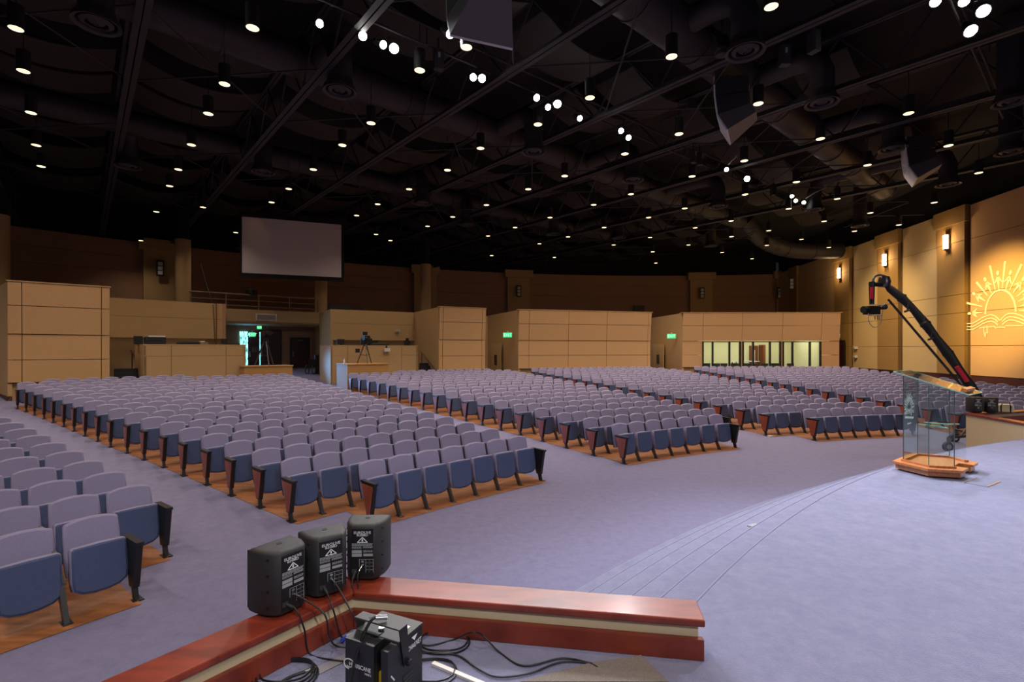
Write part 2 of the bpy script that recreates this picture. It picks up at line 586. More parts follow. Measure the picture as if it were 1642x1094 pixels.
def parapet(mir):
    """low L-shaped parapet: cherry cap, cream band, cherry skirt, cream outer face down to the seating floor"""
    root = thing('stage_parapet', 'cherry wood parapet with cream band carrying three loudspeakers' if not mir else
                 'cherry capped cream parapet beyond the lectern carrying a loudspeaker', 'parapet', Vector((wl_c_in.x, wl_c_in.y, 0)) if not mir else mirror((wl_c_in.x, wl_c_in.y, 0)))
    W = 0.216

    def seg(A, B, side, name_cap):
        pass
    T = (lambda p: mirror((p[0], p[1], 0)).xy) if mir else (lambda p: Vector((p[0], p[1])))
    org = root.matrix_world.translation
    d1 = (wl_end_in - wl_c_in).normalized(); n1 = Vector((-d1.y, d1.x))           # outwards
    d2 = (wl_leg_in - wl_c_in).normalized(); n2 = Vector((d2.y, -d2.x))

    def corner(o):                                     # offset corner of the L by o outwards
        den = d1.x * d2.y - d1.y * d2.x
        p1 = wl_c_in + n1 * o; p2 = wl_c_in + n2 * o
        t = ((p2.x - p1.x) * d2.y - (p2.y - p1.y) * d2.x) / den
        return p1 + d1 * t

    def quad(o0, o1, e0, arm, z0, z1, name, m, bev=None):
        d, nn_, end = (d1, n1, wl_end_in) if arm == 1 else (d2, n2, wl_leg_in)
        pts = [corner(o0), end + nn_ * o0 + d * e0, end + nn_ * o1 + d * e0, corner(o1)]
        pts = [T(p) - org.xy for p in pts]
        ar = sum(pts[i].x * pts[(i + 1) % 4].y - pts[(i + 1) % 4].x * pts[i].y for i in range(4))
        if ar < 0:
            pts = pts[::-1]
        mb = MB(); mb.prism([(p.x, p.y) for p in pts], z0, z1)
        o = mb.build(name, m, root)
        if bev:
            md = o.modifiers.new('edge', 'BEVEL'); md.width = bev; md.segments = 2
        return o
    for arm in (1, 2):
        quad(0.0, W, 0.03, arm, 1.222, 1.26, 'cap', 'cherry', 0.008)
        quad(0.03, W - 0.03, 0.0, arm, 0.0, 1.222, 'wall_core', 'cream_band')
        quad(0.0, 0.04, 0.025, arm, ZS, 1.158, 'skirt', 'cherry', 0.004)
    # plinth on the seating side
    for arm in (1, 2):
        quad(W - 0.03, W - 0.005, 0.0, arm, 0.0, 0.15, 'plinth', 'cherry')
    return root


parapet(False)
parapet(True)

# ------------------------------------------------------------------ booths and bays along the rear of the seating
ZT = 5.1
LV = [1.42, 2.25, 3.2, 4.24, ZT]


def bay(name, label, A, B, us, zs, m, depth=6.0, lean=0.14, zl=3.2, plinth=True, backing='joint', skip=()):
    """panelled bay: A right end, B left end as the room sees them; us fractions of the joints along A->B; upper courses lean out"""
    root = tag(bpy.data.objects.new(name, None), label, None, None, 'structure')
    COL.objects.link(root)
    A = Vector((A[0], A[1])); B = Vector((B[0], B[1])); d = (B - A); nrm = Vector((-d.y, d.x)).normalized()
    L = d.length; d = d / L
    mid = (A + B) / 2
    z_floor = fzp(mid) - 0.3

    def off(z):
        return lean * max(0.0, z - zl) / (ZT - zl) + (0.03 if z > zl + 0.001 else 0.0) if lean else 0.0

    def pt(s, z, o, ex=0.0):
        p = A + d * (s * L) + nrm * o
        return (p.x, p.y, z)

    def blk(s0, s1, z0, z1, o0, o1, t, nm, mm):
        mb = MB()
        mb.hexa([pt(s0, z0, o0), pt(s0, z0, o0 - t), pt(s1, z0, o0 - t), pt(s1, z0, o0)],
                [pt(s0, z1, o1), pt(s0, z1, o1 - t), pt(s1, z1, o1 - t), pt(s1, z1, o1)])
        return mb.build(nm, mm, root)
    g = 0.012
    for k in range(len(zs) - 1):
        z0, z1 = zs[k], zs[k + 1]
        zz0 = z0 + 1e-3 if abs(z0 - zl) < 1e-3 else z0
        for i in range(len(us) - 1):
            if (k, i) in skip:
                continue
            blk(us[i] + g / L, us[i + 1] - g / L, z0 + g, z1 - g, off(zz0 + 0.002), off(z1), 0.12, 'panel', m)
    if not skip:
        blk(0.002, 0.998, zs[0], zs[-1] - 0.02, -0.05, -0.05 + (lean if lean else 0) * 0.0, 0.1, 'backing', backing)
    # cap and plinth
    blk(-0.01, 1.01, ZT, ZT + 0.04, off(ZT) + 0.02, off(ZT) + 0.02, 0.35, 'cap', 'tan_wall')
    if plinth:
        blk(0.01, 0.99, z_floor, zs[0], -0.14, -0.14, 0.1, 'plinth', 'tan_wall')
        blk(0.0, 1.0, zs[0] - 0.03, zs[0], -0.02, -0.02, 0.2, 'shadow_strip', 'base_dark')  # dark strip painted in for the shadow gap under the panels
    # side walls run back, radially
    for P, sgn in ((A, -1), (B, 1)):
        rdir = Vector((P.x - CX, P.y - CY)).normalized()
        Q = P + rdir * depth
        p0 = P + d * (0.0) - nrm * 0.02
        mb = MB()
        if sgn < 0:
            slab(mb, Q, p0, z_floor, ZT, 0.12) if False else slab(mb, p0, Q, z_floor, ZT, -0.12)
        else:
            slab(mb, p0, Q, z_floor, ZT, 0.12)
        mb.build('side_wall', 'tan_wall', root)
        if plinth:
            mb = MB()
            slab(mb, p0, Q, z_floor, z_floor + 0.48, -0.14 if sgn < 0 else 0.14, out=-0.0 if sgn < 0 else 0.02)
            mb.build('skirting', 'base_dark', root)
    return root


RBAY = 43.7
bay('wall_bay_1', 'tan panelled bay beside the aisle with leaning upper panels', onR(176, RBAY + 0.1), onR(12, RBAY + 0.5), [0, 0.09, 0.87, 1], LV, 'tan_panel')
bay('wall_bay_2', 'narrow tan panelled bay beside the stair rail', onR(778, RBAY), onR(703.5, RBAY), [0, 0.08, 0.92, 1], LV, 'tan_panel')
bay('wall_bay_3', 'wide tan panelled bay between two exit passages', onR(1043, RBAY), onR(831, RBAY), [0, 0.025, 0.35, 0.64, 0.925, 1], LV, 'tan_panel')
fr = lambda u: (1346.0 - u) / (1346.0 - 1094.0)
b4 = bay('wall_bay_4', 'tan panelled bay with three lit windows', onR(1346, RBAY), onR(1094, RBAY),
         [0, fr(1316.2), fr(1254), fr(1189.5), fr(1126.8), 1], LV, 'tan_panel', skip=((0, 1), (0, 2), (0, 3), (1, 1), (1, 2), (1, 3)))

# ---- the lit room behind the three windows
A4, B4 = onR(1346, RBAY), onR(1094, RBAY)
dv = (B4 - A4).normalized(); nv = Vector((-dv.y, dv.x, 0)); LB = (B4 - A4).length


def w4(s, o, z):
    p = A4 + dv * (s * LB) + nv * o
    return Vector((p.x, p.y, z))


for k, (ua, ub, mul) in enumerate(((1127.3, 1187, (1143, 1170)), (1191.7, 1251.4, (1208, 1235)), (1256, 1315.7, (1271, 1299)))):
    root = tag(bpy.data.objects.new('window_%d' % (k + 1), None), ('window of three panes onto a cream room, farthest from the corner door',
               'window of three panes with a white table behind', 'window of three panes beside the corner door, a wooden door behind')[k], None, None, 'structure')
    COL.objects.link(root)
    s0, s1 = fr(ua), fr(ub)
    z0, z1 = LV[0] - 0.25, LV[2] - 0.02

    def bar(sa, sb, za, zb, t=0.14, o=0.04, nm='frame', m='black_metal'):
        mb = MB()
        P = [w4(sa, o, za), w4(sa, o - t, za), w4(sb, o - t, za), w4(sb, o, za)]
        mb.hexa(P, [Vector((p.x, p.y, zb)) for p in P])
        return mb.build(nm, m, root)
    e = 0.07 / LB
    bar(s0, s1, z1 - 0.06, z1); bar(s0, s1, z0, z0 + 0.06)
    cuts = [ua] + list(mul) + [ub]
    for c in cuts:
        bar(fr(c) - e * 0.7, fr(c) + e * 0.7, z0, z1, nm='mullion')
    for i in range(3):
        bar(fr(cuts[i]) - e, fr(cuts[i + 1]) + e, z0 + 0.06, z1 - 0.06, 0.02, -0.02, 'pane', 'window_glass')
for (s0, s1) in ((fr(1191.7), fr(1187)), (fr(1256), fr(1251.4))):
    mb = MB()
    P = [w4(s0, 0.0, LV[0]), w4(s0, -0.12, LV[0]), w4(s1, -0.12, LV[0]), w4(s1, 0.0, LV[0])]
    mb.hexa(P, [Vector((p.x, p.y, LV[2] - 0.01)) for p in P]); mb.build('pier', 'tan_panel', b4)
room = tag(bpy.data.objects.new('wall_cream_room', None), 'cream painted lit room behind the three windows', None, None, 'structure')
COL.objects.link(room)


def rbox(sa, sb, oa, ob, za, zb, nm, m, par=room):
    mb = MB()
    P = [w4(sa, oa, za), w4(sa, ob, za), w4(sb, ob, za), w4(sb, oa, za)]
    mb.hexa(P, [Vector((p.x, p.y, zb)) for p in P])
    return mb.build(nm, m, par)


sA, sB = 0.04, fr(1120)
rbox(sA, sB, -5.0, -5.2, 0.6, 4.0, 'room_wall', 'cream_room')
rbox(sA, sA + 0.01, -0.2, -5.0, 0.6, 4.0, 'room_wall', 'cream_room')
rbox(sB - 0.01, sB, -0.2, -5.0, 0.6, 4.0, 'room_wall', 'cream_room')
rbox(sA, sB, -0.2, -5.0, 3.9, 4.0, 'room_ceiling', 'cream_room')
rbox(sA, sB, -0.2, -5.0, 0.6, 0.72, 'room_floor', 'carpet')
dd = tag(rbox(fr(1270.5), fr(1256), -4.85, -4.98, 0.72, 2.92, 'door_1', 'door_wood', None), 'brown wooden door with a narrow light inside the cream room', None, None, 'structure')
rbox(fr(1265.5), fr(1262), -4.83, -4.86, 1.5, 2.6, 'door_light', 'cream_wall', dd)
rbox(fr(1277), fr(1273.5), -4.2, -4.98, 0.72, 2.98, 'door_leaf', 'door_wood', room)
rbox(fr(1283.5), fr(1276), -4.9, -4.99, 0.72, 2.98, 'doorway', 'black_metal', room)
rbox(fr(1283), fr(1279), -4.86, -4.9, 0.72, 2.9, 'doorway_light', 'table_white', room)
tb = thing('folding_table', 'white topped table inside the lit cream room', 'table', w4(fr(1223), -2.6, 0.72))


def tbox(par, x0, x1, y0, y1, z0, z1, nm, m):
    mb = MB(); mb.box(x0, x1, y0, y1, z0, z1); return mb.build(nm, m, par)


tbox(tb, -0.9, 0.9, -0.4, 0.4, 1.0, 1.06, 'tabletop', 'table_white')
for sx in (-1, 1):
    for sy in (-1, 1):
        tbox(tb, sx * 0.8 - 0.02, sx * 0.8 + 0.02, sy * 0.32 - 0.02, sy * 0.32 + 0.02, 0, 1.0, 'leg', 'black_metal')
for k, uu in enumerate((1131, 1139, 1150, 1163, 1177, 1196, 1203, 1216, 1228, 1243, 1262, 1268, 1286)):
    c = thing('stacking_chair', 'grey chair just inside the lit window room', 'chair', w4(fr(uu), -1.2 - 0.2 * (k % 3), 0.72), 'chairs in the lit cream room')
    tbox(c, -0.24, 0.24, -0.24, 0.24, 0.43, 0.48, 'seat', 'grey_chair')
    tbox(c, -0.24, 0.24, 0.2, 0.24, 0.55, 0.92, 'backrest', 'grey_chair')
    for sx in (-1, 1):
        for sy in (-1, 1):
            tbox(c, sx * 0.21 - 0.015, sx * 0.21 + 0.015, sy * 0.21 - 0.015, sy * 0.21 + 0.015, 0, 0.55 if sy > 0 else 0.43, 'leg', 'black_metal')
ad = bpy.data.lights.new('room_light', 'AREA'); ad.shape = 'RECTANGLE'; ad.size = 8; ad.size_y = 2.5; ad.energy = 230; ad.color = (1.0, 0.97, 0.82)
ao = link('room_light', ad); ao.location = w4(0.45, -2.6, 3.85)


# ---- walls between and behind the bays
def plain_wall(name, label, A, B, z0, z1, m, t=0.15, cols=1, rows=(), kind='structure'):
    root = tag(bpy.data.objects.new(name, None), label, None, None, kind)
    COL.objects.link(root)
    A = Vector(A[:2]); B = Vector(B[:2])
    zs = [z0] + list(rows) + [z1]
    for i in range(cols):
        for k in range(len(zs) - 1):
            mb = MB()
            e = 0.006 / (B - A).length
            slab(mb, A.lerp(B, i / cols + e), A.lerp(B, (i + 1) / cols - e), zs[k] + 0.006, zs[k + 1] - 0.006, t)
            mb.build('panel', m, root)
    mb = MB(); slab(mb, A.lerp(B, 0.003), B.lerp(A, 0.003), z0, z1 - 0.01, t, out=-0.03); mb.build('backing', 'joint', root)
    return root


RW = 48.5
# closing walls at the ends of the passages between bays
plain_wall('wall_passage_1', 'wall at the end of the passage beside the narrow bay', onR(790, 49.9), onR(770, 49.9), 0.5, ZT, 'tan_wall')
plain_wall('wall_passage_2', 'wall at the end of the passage beside the wide bay', onR(1046, 49.9), onR(1036, 49.9), 0.5, ZT, 'tan_wall')
plain_wall('wall_corner', 'tan wall beside the corner door', (rwx(42.6) - 0.1, 42.6), onR(1330, 49.0), 0.5, 5.0, 'tan_wall')
# sound desk side: overhanging upper wall and recessed lower wall
plain_wall('wall_control_upper_1', 'brown upper wall overhanging the sound desk', onR(357, RW), onR(150, RW), 3.2, ZT, 'tan_wall', cols=1, rows=(4.25,))
plain_wall('wall_control_lower_1', 'recessed lower wall behind the sound desk', onR(357, RW + 1.2), onR(150, RW + 1.2), 0.5, 3.2, 'tan_wall')
plain_wall('wall_control_upper_2', 'brown upper wall behind the lighting desk', onR(672, RW), onR(530, RW), 3.2, ZT, 'tan_wall', cols=1, rows=(4.25,))
plain_wall('wall_control_lower_2', 'lower wall behind the lighting desk', onR(672, RW + 0.3), onR(530, RW + 0.3), 0.5, 3.2, 'tan_wall')
p530 = onR(530, RW); p512 = onR(512, 52.5)
plain_wall('wall_control_return', 'pale return wall beside the rear entrance', p530, p512, 0.5, ZT, 'tan_wall')
# entrance recess: balcony front, dark back wall, soffit
RF, RR = 53.0, 56.5
fa, fb = onR(516, RF), onR(355, RF)
mb = MB(); slab(mb, fa, fb, 4.28, 5.18, 0.3)
fascia = tag(mb.build('wall_balcony_front', 'tan_wall'), 'tan balcony front above the rear entrance', None, None, 'structure')
mb = MB()
P = [fa, onR(516, 65), onR(355, 65), fb]
mb.hexa([(p.x, p.y, 4.28) for p in P], [(p.x, p.y, 4.42) for p in P])
tag(mb.build('ceiling_soffit', 'tan_wall'), 'underside of the balcony above the rear entrance', None, None, 'structure')
plain_wall('wall_entrance', 'dark brown wall of the rear entrance recess', onR(516, RR), onR(340, RR), 0.8, 4.3, 'back_wall', rows=(3.0,))
for u0, nm, z in ((357, 'wall_entrance_side', 5.1),):
    mb = MB(); slab(mb, onR(357, RW), onR(355, RR), 0.5, ZT, 0.15)
    tag(mb.build(nm, 'back_wall'), 'side wall of the rear entrance recess', None, None, 'structure')

# balcony rail
bl = thing('balcony_rail', 'metal rail along the balcony above the rear entrance', 'railing', (0, 0, 0))
ra, rb_ = onR(512, RF + 0.2), onR(303, RF + 0.2)
for zz, r in ((6.12, 0.05), (5.75, 0.025), (5.4, 0.025)):
    mb = MB(); mb.cyl((ra.x, ra.y, zz), (rb_.x, rb_.y, zz), r, n=8); mb.build('rail', 'rail_tan', bl)
for k in range(5):
    p = ra.lerp(rb_, (k + 0.05) / 4.1)
    mb = MB(); mb.cyl((p.x, p.y, 5.1), (p.x, p.y, 6.1), 0.045, n=8); mb.build('post', 'rail_tan', bl)
# vent in the balcony front
fd = (fb - fa).normalized(); fn = Vector((-fd.y, fd.x, 0))
vg = thing('air_grille', 'white louvred air grille in the balcony front', 'vent', onchord(427, fa, fb, 4.72, 0.01))
vx = Matrix.Translation(vg.matrix_world.translation) @ Matrix.Rotation(math.atan2(-fd.y, -fd.x), 4, 'Z')
vg.matrix_world = vx
tbox(vg, -0.62, 0.62, -0.05, 0.0, -0.22, 0.22, 'frame', 'white_plastic')
for k in range(9):
    tbox(vg, -0.54, 0.54, -0.07, -0.045, -0.17 + 0.038 * k, -0.155 + 0.038 * k, 'slat', 'rail_tan')


def face_dir(A, B):
    d = (B - A); return math.atan2(d.y, d.x)


ent = math.atan2(-fd.y, -fd.x)


def exit_sign(p, rz, label, w=0.62):
    t = thing('exit_sign', label, 'exit sign', TR(p, rz), 'green exit signs')
    tbox(t, -w / 2, w / 2, -0.06, 0.0, -0.17, 0.17, 'case', 'white_plastic')
    tbox(t, -w / 2 + 0.03, w / 2 - 0.03, -0.066, -0.055, -0.14, 0.14, 'face', 'exit_green')
    text('EXIT', 0.24, 'exit_letter', t, TR((0, -0.07, 0), rx=PI / 2), sx=1.1)
    tbox(t, -0.03, 0.03, -0.04, 0.0, 0.17, 0.26, 'bracket', 'white_plastic')
    return t


def door(p, rz, w, h, name, label, m='door_red', handle=True, frame=True):
    t = tag(bpy.data.objects.new(name, None), label, None, None, 'structure')
    COL.objects.link(t); t.matrix_world = TR(p, rz)
    tbox(t, -w / 2, w / 2, -0.05, 0.02, 0, h, 'door_leaf', m)
    if frame:
        tbox(t, -w / 2 - 0.09, -w / 2, -0.08, 0.02, 0, h + 0.09, 'frame', 'black_metal')
        tbox(t, w / 2, w / 2 + 0.09, -0.08, 0.02, 0, h + 0.09, 'frame', 'black_metal')
        tbox(t, -w / 2, w / 2, -0.08, 0.02, h, h + 0.09, 'frame', 'black_metal')
    if handle:
        tbox(t, -w / 2 + 0.08, -w / 2 + 0.13, -0.12, -0.05, 0.85, 1.25, 'handle', 'chrome')
        tbox(t, -0.18, 0.18, -0.1, -0.05, h - 0.16, h - 0.08, 'closer', 'chrome')
    return t


pe = lambda u, dz=0.0: onchord(u, onR(516, RR), onR(340, RR), fz(RR) + dz, 0.04)
door(pe(433), ent, 1.35, 2.66, 'door_2', 'closed dark red leaf of the rear entrance doors')
door(pe(407), ent, 0.74, 2.66, 'door_3', 'dark red leaf standing ajar with daylight beside it', frame=False)
door(pe(481), ent, 1.2, 2.15, 'door_4', 'single dark red door beside the rear entrance')
od = tag(thing('daylight_opening', 'bright leafy daylight seen past the open rear door', 'daylight'), None)
mb = MB(); mb.box(-0.28, 0.28, -0.02, 0.0, 0, 2.62); mb.build('view', 'outdoors', od, X=TR(pe(391.5), ent))
mb = MB(); mb.box(-0.03, 0.03, -0.1, -0.08, 0, 2.6); mb.build('gap', 'outdoors', od, X=TR(pe(416.5), ent))
ad = bpy.data.lights.new('door_daylight', 'AREA'); ad.size = 0.6; ad.shape = 'RECTANGLE'; ad.size_y = 2.2; ad.energy = 40; ad.color = (0.2, 0.5, 1.0); ad.spread = math.radians(90)
ao = link('door_daylight', ad)
pd = pe(391.5, 1.6) + fn * 0.3
ao.matrix_world = Matrix.Translation(pd) @ (onR(560, 38, 1.2) - pd).to_track_quat('-Z', 'Y').to_matrix().to_4x4()
spot('door_daylight_beam', pd, onR(553, 40.5, 1.3), 20000, (0.16, 0.45, 1.0), 15, 0.8, 0.25)
exit_sign(pe(419, 2.95), ent, 'green exit sign above the rear entrance doors')
exit_sign(pe(402, 0) + fn * 0.6 + Vector((0, 0, 2.4)), ent, 'small green exit sign in front of the open rear door', 0.4)

# left faces of bays 3 and 4 carry exit signs and push doors
for u, Rr, nm, lab, dlab in ((823, 44.9, 'door_5', 'green exit sign on the side of the wide bay', 'pale push door in the passage beside the wide bay'),
                             (1083, 45.0, 'door_6', 'green exit sign on the side of the window bay', 'pale push door in the passage beside the window bay')):
    base = onR(831 if u < 900 else 1094, RBAY)
    rd = Vector((base.x - CX, base.y - CY, 0)).normalized()
    rz = math.atan2(rd.y, rd.x) + PI                     # along the side wall, facing the passage
    nrm = Vector((-rd.y, rd.x, 0))
    pp = base + rd * 0.9 + nrm * 0.35; pp.z = 3.55
    exit_sign(pp, rz + 0.9, lab)
    dp = base + rd * 3.6 + nrm * 0.16; dp.z = fzp(base)
    t = tag(bpy.data.objects.new(nm, None), dlab, None, None, 'structure'); COL.objects.link(t); t.matrix_world = TR(dp, rz)
    for s in (-1, 1):
        tbox(t, s * 0.5 - 0.48, s * 0.5 + 0.48, -0.04, 0.0, 0, 2.3, 'door_leaf', 'pale_panel')
        tbox(t, s * 0.14 - 0.05, s * 0.14 + 0.05, -0.09, -0.04, 0.8, 1.5, 'push_plate', 'black_metal')
# corner door in the right wall
yd = uY(1355)
rz_r = math.atan2(1.0, 0.11) + PI                        # faces -X, towards the room
t = door((rwx(41.9) - 0.36, 41.9, 0.6), math.atan2(-1.0, -0.11), 1.6, 2.7, 'door_7', 'dark red door in the corner beside the window bay')
exit_sign((rwx(41.9) - 0.5, 41.9, 3.75), math.atan2(-1.0, -0.11) + 0.6, 'green exit sign above the corner door', 0.5)

p8 = onR(1025, RB - 0.35)
door((p8.x, p8.y, 5.0), math.atan2(p8.y - CY, p8.x - CX) - PI / 2, 0.95, 2.45, 'door_8', 'dark red door high in the rear wall above the wide bay', handle=False)

# round columns
for u, ww in ((-2, 1), (293.5, 1), (515, 1), (682.5, 1)):
    p = onR(u, 55.7)
    lab = {-2: 'round tan column rising behind the panelled bay with leaning panels', 293.5: 'round tan column behind the sound desk wall',
           515: 'round tan column below the hanging screen', 682.5: 'round tan column above the narrow panelled bay'}[u]
    c = thing('column', lab, 'column', (p.x, p.y, 1.0), 'round columns')
    mb = MB(); mb.cyl((0, 0, 0), (0, 0, 8.62), 0.43, n=28); mb.build('shaft', 'tan_wall', c, smooth=True)
    mb = MB(); mb.cyl((0, 0, 8.62), (0, 0, 10.95), 0.36, n=16); mb.build('upper_shaft', 'black_paint', c, smooth=True)

# small wall lamps on the rear pilasters
for u, v in ((257, 430), (832, 467), (1126, 470), (1250, 470), (1294, 455)):
    p = onR(u, RB - 1.05) if u < 1280 else Vector((rwx(50.8) - 0.3, 50.8, 0))
    p.z = H + (V0 - v) / F * p.y
    lab = {257: 'unlit wall lamp on the pilaster beside the round column', 832: 'unlit wall lamp on the pilaster above the wide bay',
           1126: 'unlit wall lamp on the pilaster above the window bay', 1250: 'unlit wall lamp in the rear corner', 1294: 'unlit wall lamp on the side wall past the corner door'}[u]
    s = thing('wall_lamp', lab, 'wall lamp', TR(p, math.atan2(p.y - CY, p.x - CX) - PI / 2), 'unlit wall lamps')
    tbox(s, -0.25, 0.25, 0.0, 0.1, -0.62, 0.62, 'backplate', 'black_metal')
    for k in range(3):
        tbox(s, -0.15, 0.15, -0.06, 0.0, -0.5 + 0.35 * k, -0.22 + 0.35 * k, 'shade', 'white_plastic')

# ================================================================== CONTROL DESKS
ZD = 2.83


def desk(name, label, uA, uB, R, cut, rows, deep=2.6):
    """booth front from uA (right) to uB (left)"""
    A, B = onR(uA, R), onR(uB, R)
    t = thing(name, label, 'control booth', (0, 0, 0))
    d = (B - A).normalized(); nn_ = Vector((-d.y, d.x, 0)); L = (B - A).length
    zf = fz(R) - 0.1
    cols = [0] + cut + [1]
    for i in range(len(cols) - 1):
        for z0, z1 in rows:
            mb = MB(); slab(mb, A.lerp(B, cols[i] + 0.002), A.lerp(B, cols[i + 1] - 0.002), max(z0, zf) + 0.006, z1 - 0.006, 0.1); mb.build('front_panel', 'tan_wall', t)
    for P in (A, B):
        Q = P - nn_ * deep
        mb = MB(); slab(mb, P, Q, zf, ZD - 0.02, 0.1 if P is B else -0.1); mb.build('side_panel', 'tan_wall', t)
    mb = MB()
    P = [A, A - nn_ * deep, B - nn_ * deep, B]
    mb.hexa([(p.x, p.y, ZD - 0.03) for p in P], [(p.x, p.y, ZD + 0.03) for p in P]); mb.build('worktop', 'tan_wall', t)
    return t, A, B, d, nn_


t1, dA, dB, dd1, dn1 = desk('sound_booth', 'long tan sound booth front below the brown overhanging wall', 394, 230, 44.0, [0.21, 0.75], ((0.5, 2.35), (2.35, 2.8)))
t2, eA, eB, dd2, dn2 = desk('lighting_booth', 'tan lighting booth front beside the narrow bay', 670, 530, 44.4, [0.2, 0.82], ((0.5, 2.3), (2.3, 2.8)))


def ondesk(A, B, nn_, s, back, z=ZD + 0.03):
    p = A.lerp(B, s) - nn_ * back
    return Vector((p.x, p.y, z))


def box_thing(name, label, cat, p, rz, parts, group=None):
    t = thing(name, label, cat, TR(p, rz), group)
    for nm, m, (x0, x1, y0, y1, z0, z1) in parts:
        tbox(t, x0, x1, y0, y1, z0, z1, nm, m)
    return t


rzA = face_dir(dB, dA); rzB = face_dir(eB, eA)
PD = lambda u, back=0.9: ondesk(dA, dB, dn1, (394 - u) / 164.0, back)
PE = lambda u, back=0.9: ondesk(eA, eB, dn2, (670 - u) / 140.0, back)
box_thing('monitor_speaker', 'small black monitor loudspeaker at the end of the sound booth', 'loudspeaker', PD(229, 1.3), rzA,
          [('cabinet', 'speaker_black', (-0.15, 0.15, -0.15, 0.15, 0, 0.36)), ('grille', 'panel_black', (-0.13, 0.13, -0.165, -0.15, 0.02, 0.34))])
box_thing('equipment_rack', 'black equipment rack with a white top on the sound booth', 'rack', PD(252), rzA,
          [('case', 'speaker_black', (-0.36, 0.36, -0.3, 0.3, 0, 0.32)), ('drawer', 'panel_black', (-0.32, 0.32, -0.32, -0.3, 0.03, 0.15)),
           ('drawer', 'panel_black', (-0.32, 0.32, -0.32, -0.3, 0.17, 0.29)), ('top_papers', 'white_plastic', (-0.26, 0.34, -0.25, 0.25, 0.32, 0.38))])
box_thing('mixing_console', 'long black mixing console on the sound booth', 'console', PD(304), rzA,
          [('body', 'panel_black', (-0.4, 0.4, -0.35, 0.35, 0, 0.1)), ('fader_bank', 'chair_steel', (-0.36, 0.36, -0.3, 0.2, 0.1, 0.12))])
box_thing('small_mixer', 'small pale mixer beside the mixing console', 'console', PD(326), rzA,
          [('body', 'rail_tan', (-0.22, 0.22, -0.25, 0.25, 0, 0.12)), ('knob_row', 'white_plastic', (-0.08, 0.1, -0.2, 0.1, 0.12, 0.16))])
box_thing('desk_monitor', 'black monitor at the end of the sound booth', 'monitor', PD(363, 0.7), rzA,
          [('screen', 'panel_black', (-0.13, 0.13, -0.03, 0.03, 0.06, 0.28)), ('foot', 'black_metal', (-0.08, 0.08, -0.08, 0.08, 0, 0.06))])
box_thing('keyboard_tray', 'low black keyboard on the end of the sound booth', 'keyboard', PD(380, 0.7), rzA,
          [('case', 'panel_black', (-0.25, 0.25, -0.1, 0.1, 0, 0.06)), ('keys', 'chair_steel', (-0.22, 0.22, -0.08, 0.08, 0.06, 0.08))])
box_thing('desk_monitor', 'wide black monitor on the lighting booth beside the tripod', 'monitor', PE(551), rzB,
          [('screen', 'panel_black', (-0.2, 0.2, -0.03, 0.03, 0.05, 0.34)), ('foot', 'black_metal', (-0.1, 0.1, -0.1, 0.1, 0, 0.05))])
box_thing('desk_monitor', 'black monitor behind the tripod camera on the lighting booth', 'monitor', PE(592), rzB,
          [('screen', 'panel_black', (-0.32, 0.32, -0.03, 0.03, 0.04, 0.4)), ('foot', 'black_metal', (-0.1, 0.1, -0.1, 0.1, 0, 0.05))])
box_thing('lighting_console', 'dark lighting console on the lighting booth', 'console', PE(611), rzB,
          [('body', 'panel_black', (-0.55, 0.55, -0.3, 0.3, 0, 0.1)), ('fader_bank', 'rail_tan', (-0.4, 0.5, -0.25, 0.15, 0.1, 0.13)), ('display', 'panel_black', (-0.35, 0.05, 0.15, 0.2, 0.1, 0.3))])
box_thing('desk_lamp', 'small pinkish lamp hanging over the lighting booth front', 'lamp', PE(616, -0.15) + Vector((0, 0, -0.35)), rzB,
          [('arm', 'black_metal', (-0.02, 0.02, 0, 0.2, 0.2, 0.34)), ('shade', 'white_plastic', (-0.16, 0.16, -0.1, 0.1, 0.0, 0.2))])
box_thing('jacket', 'dark jacket hanging at the end of the lighting booth', 'jacket', PE(664, 1.2) + Vector((0, 0, -0.05)), rzB,
          [('body', 'panel_black', (-0.16, 0.14, -0.1, 0.1, 0, 0.36)), ('hood', 'panel_black', (-0.06, 0.08, -0.08, 0.08, 0.36, 0.5)), ('sleeve', 'back_shell', (0.13, 0.2, -0.06, 0.06, 0.05, 0.32))])
box_thing('wall_speaker', 'small white wall box on the wall behind the lighting booth', 'wall box', onchord(637, onR(672, RW), onR(530, RW), 3.75, 0.02), rzB,
          [('case', 'white_plastic', (-0.13, 0.13, -0.08, 0.0, 0, 0.16)), ('grille', 'print_grey', (-0.1, 0.1, -0.09, -0.08, 0.02, 0.14))])
# black equipment on the upper ledges
box_thing('stored_truss', 'black gear stored on the ledge above the lighting booth', 'equipment', onR(545, RW + 0.5, ZT), rzB,
          [('case', 'panel_black', (-0.6, 0.5, -0.2, 0.3, 0, 0.32)), ('pole', 'black_metal', (0.4, 1.5, 0, 0.1, 0.1, 0.2))])
mhd = thing('moving_light', 'black moving head light standing on the balcony rail', 'stage light', onR(403, RF + 0.2, 6.15))
mb = MB(); mb.lathe([(0.0, -0.1), (0.2, -0.1), (0.24, 0.1), (0.2, 0.32), (0.0, 0.36)], 14); mb.build('head', 'panel_black', mhd, smooth=True)
tbox(mhd, -0.34, -0.26, -0.08, 0.08, -0.1, 0.3, 'yoke', 'panel_black'); tbox(mhd, 0.26, 0.34, -0.08, 0.08, -0.1, 0.3, 'yoke', 'panel_black')
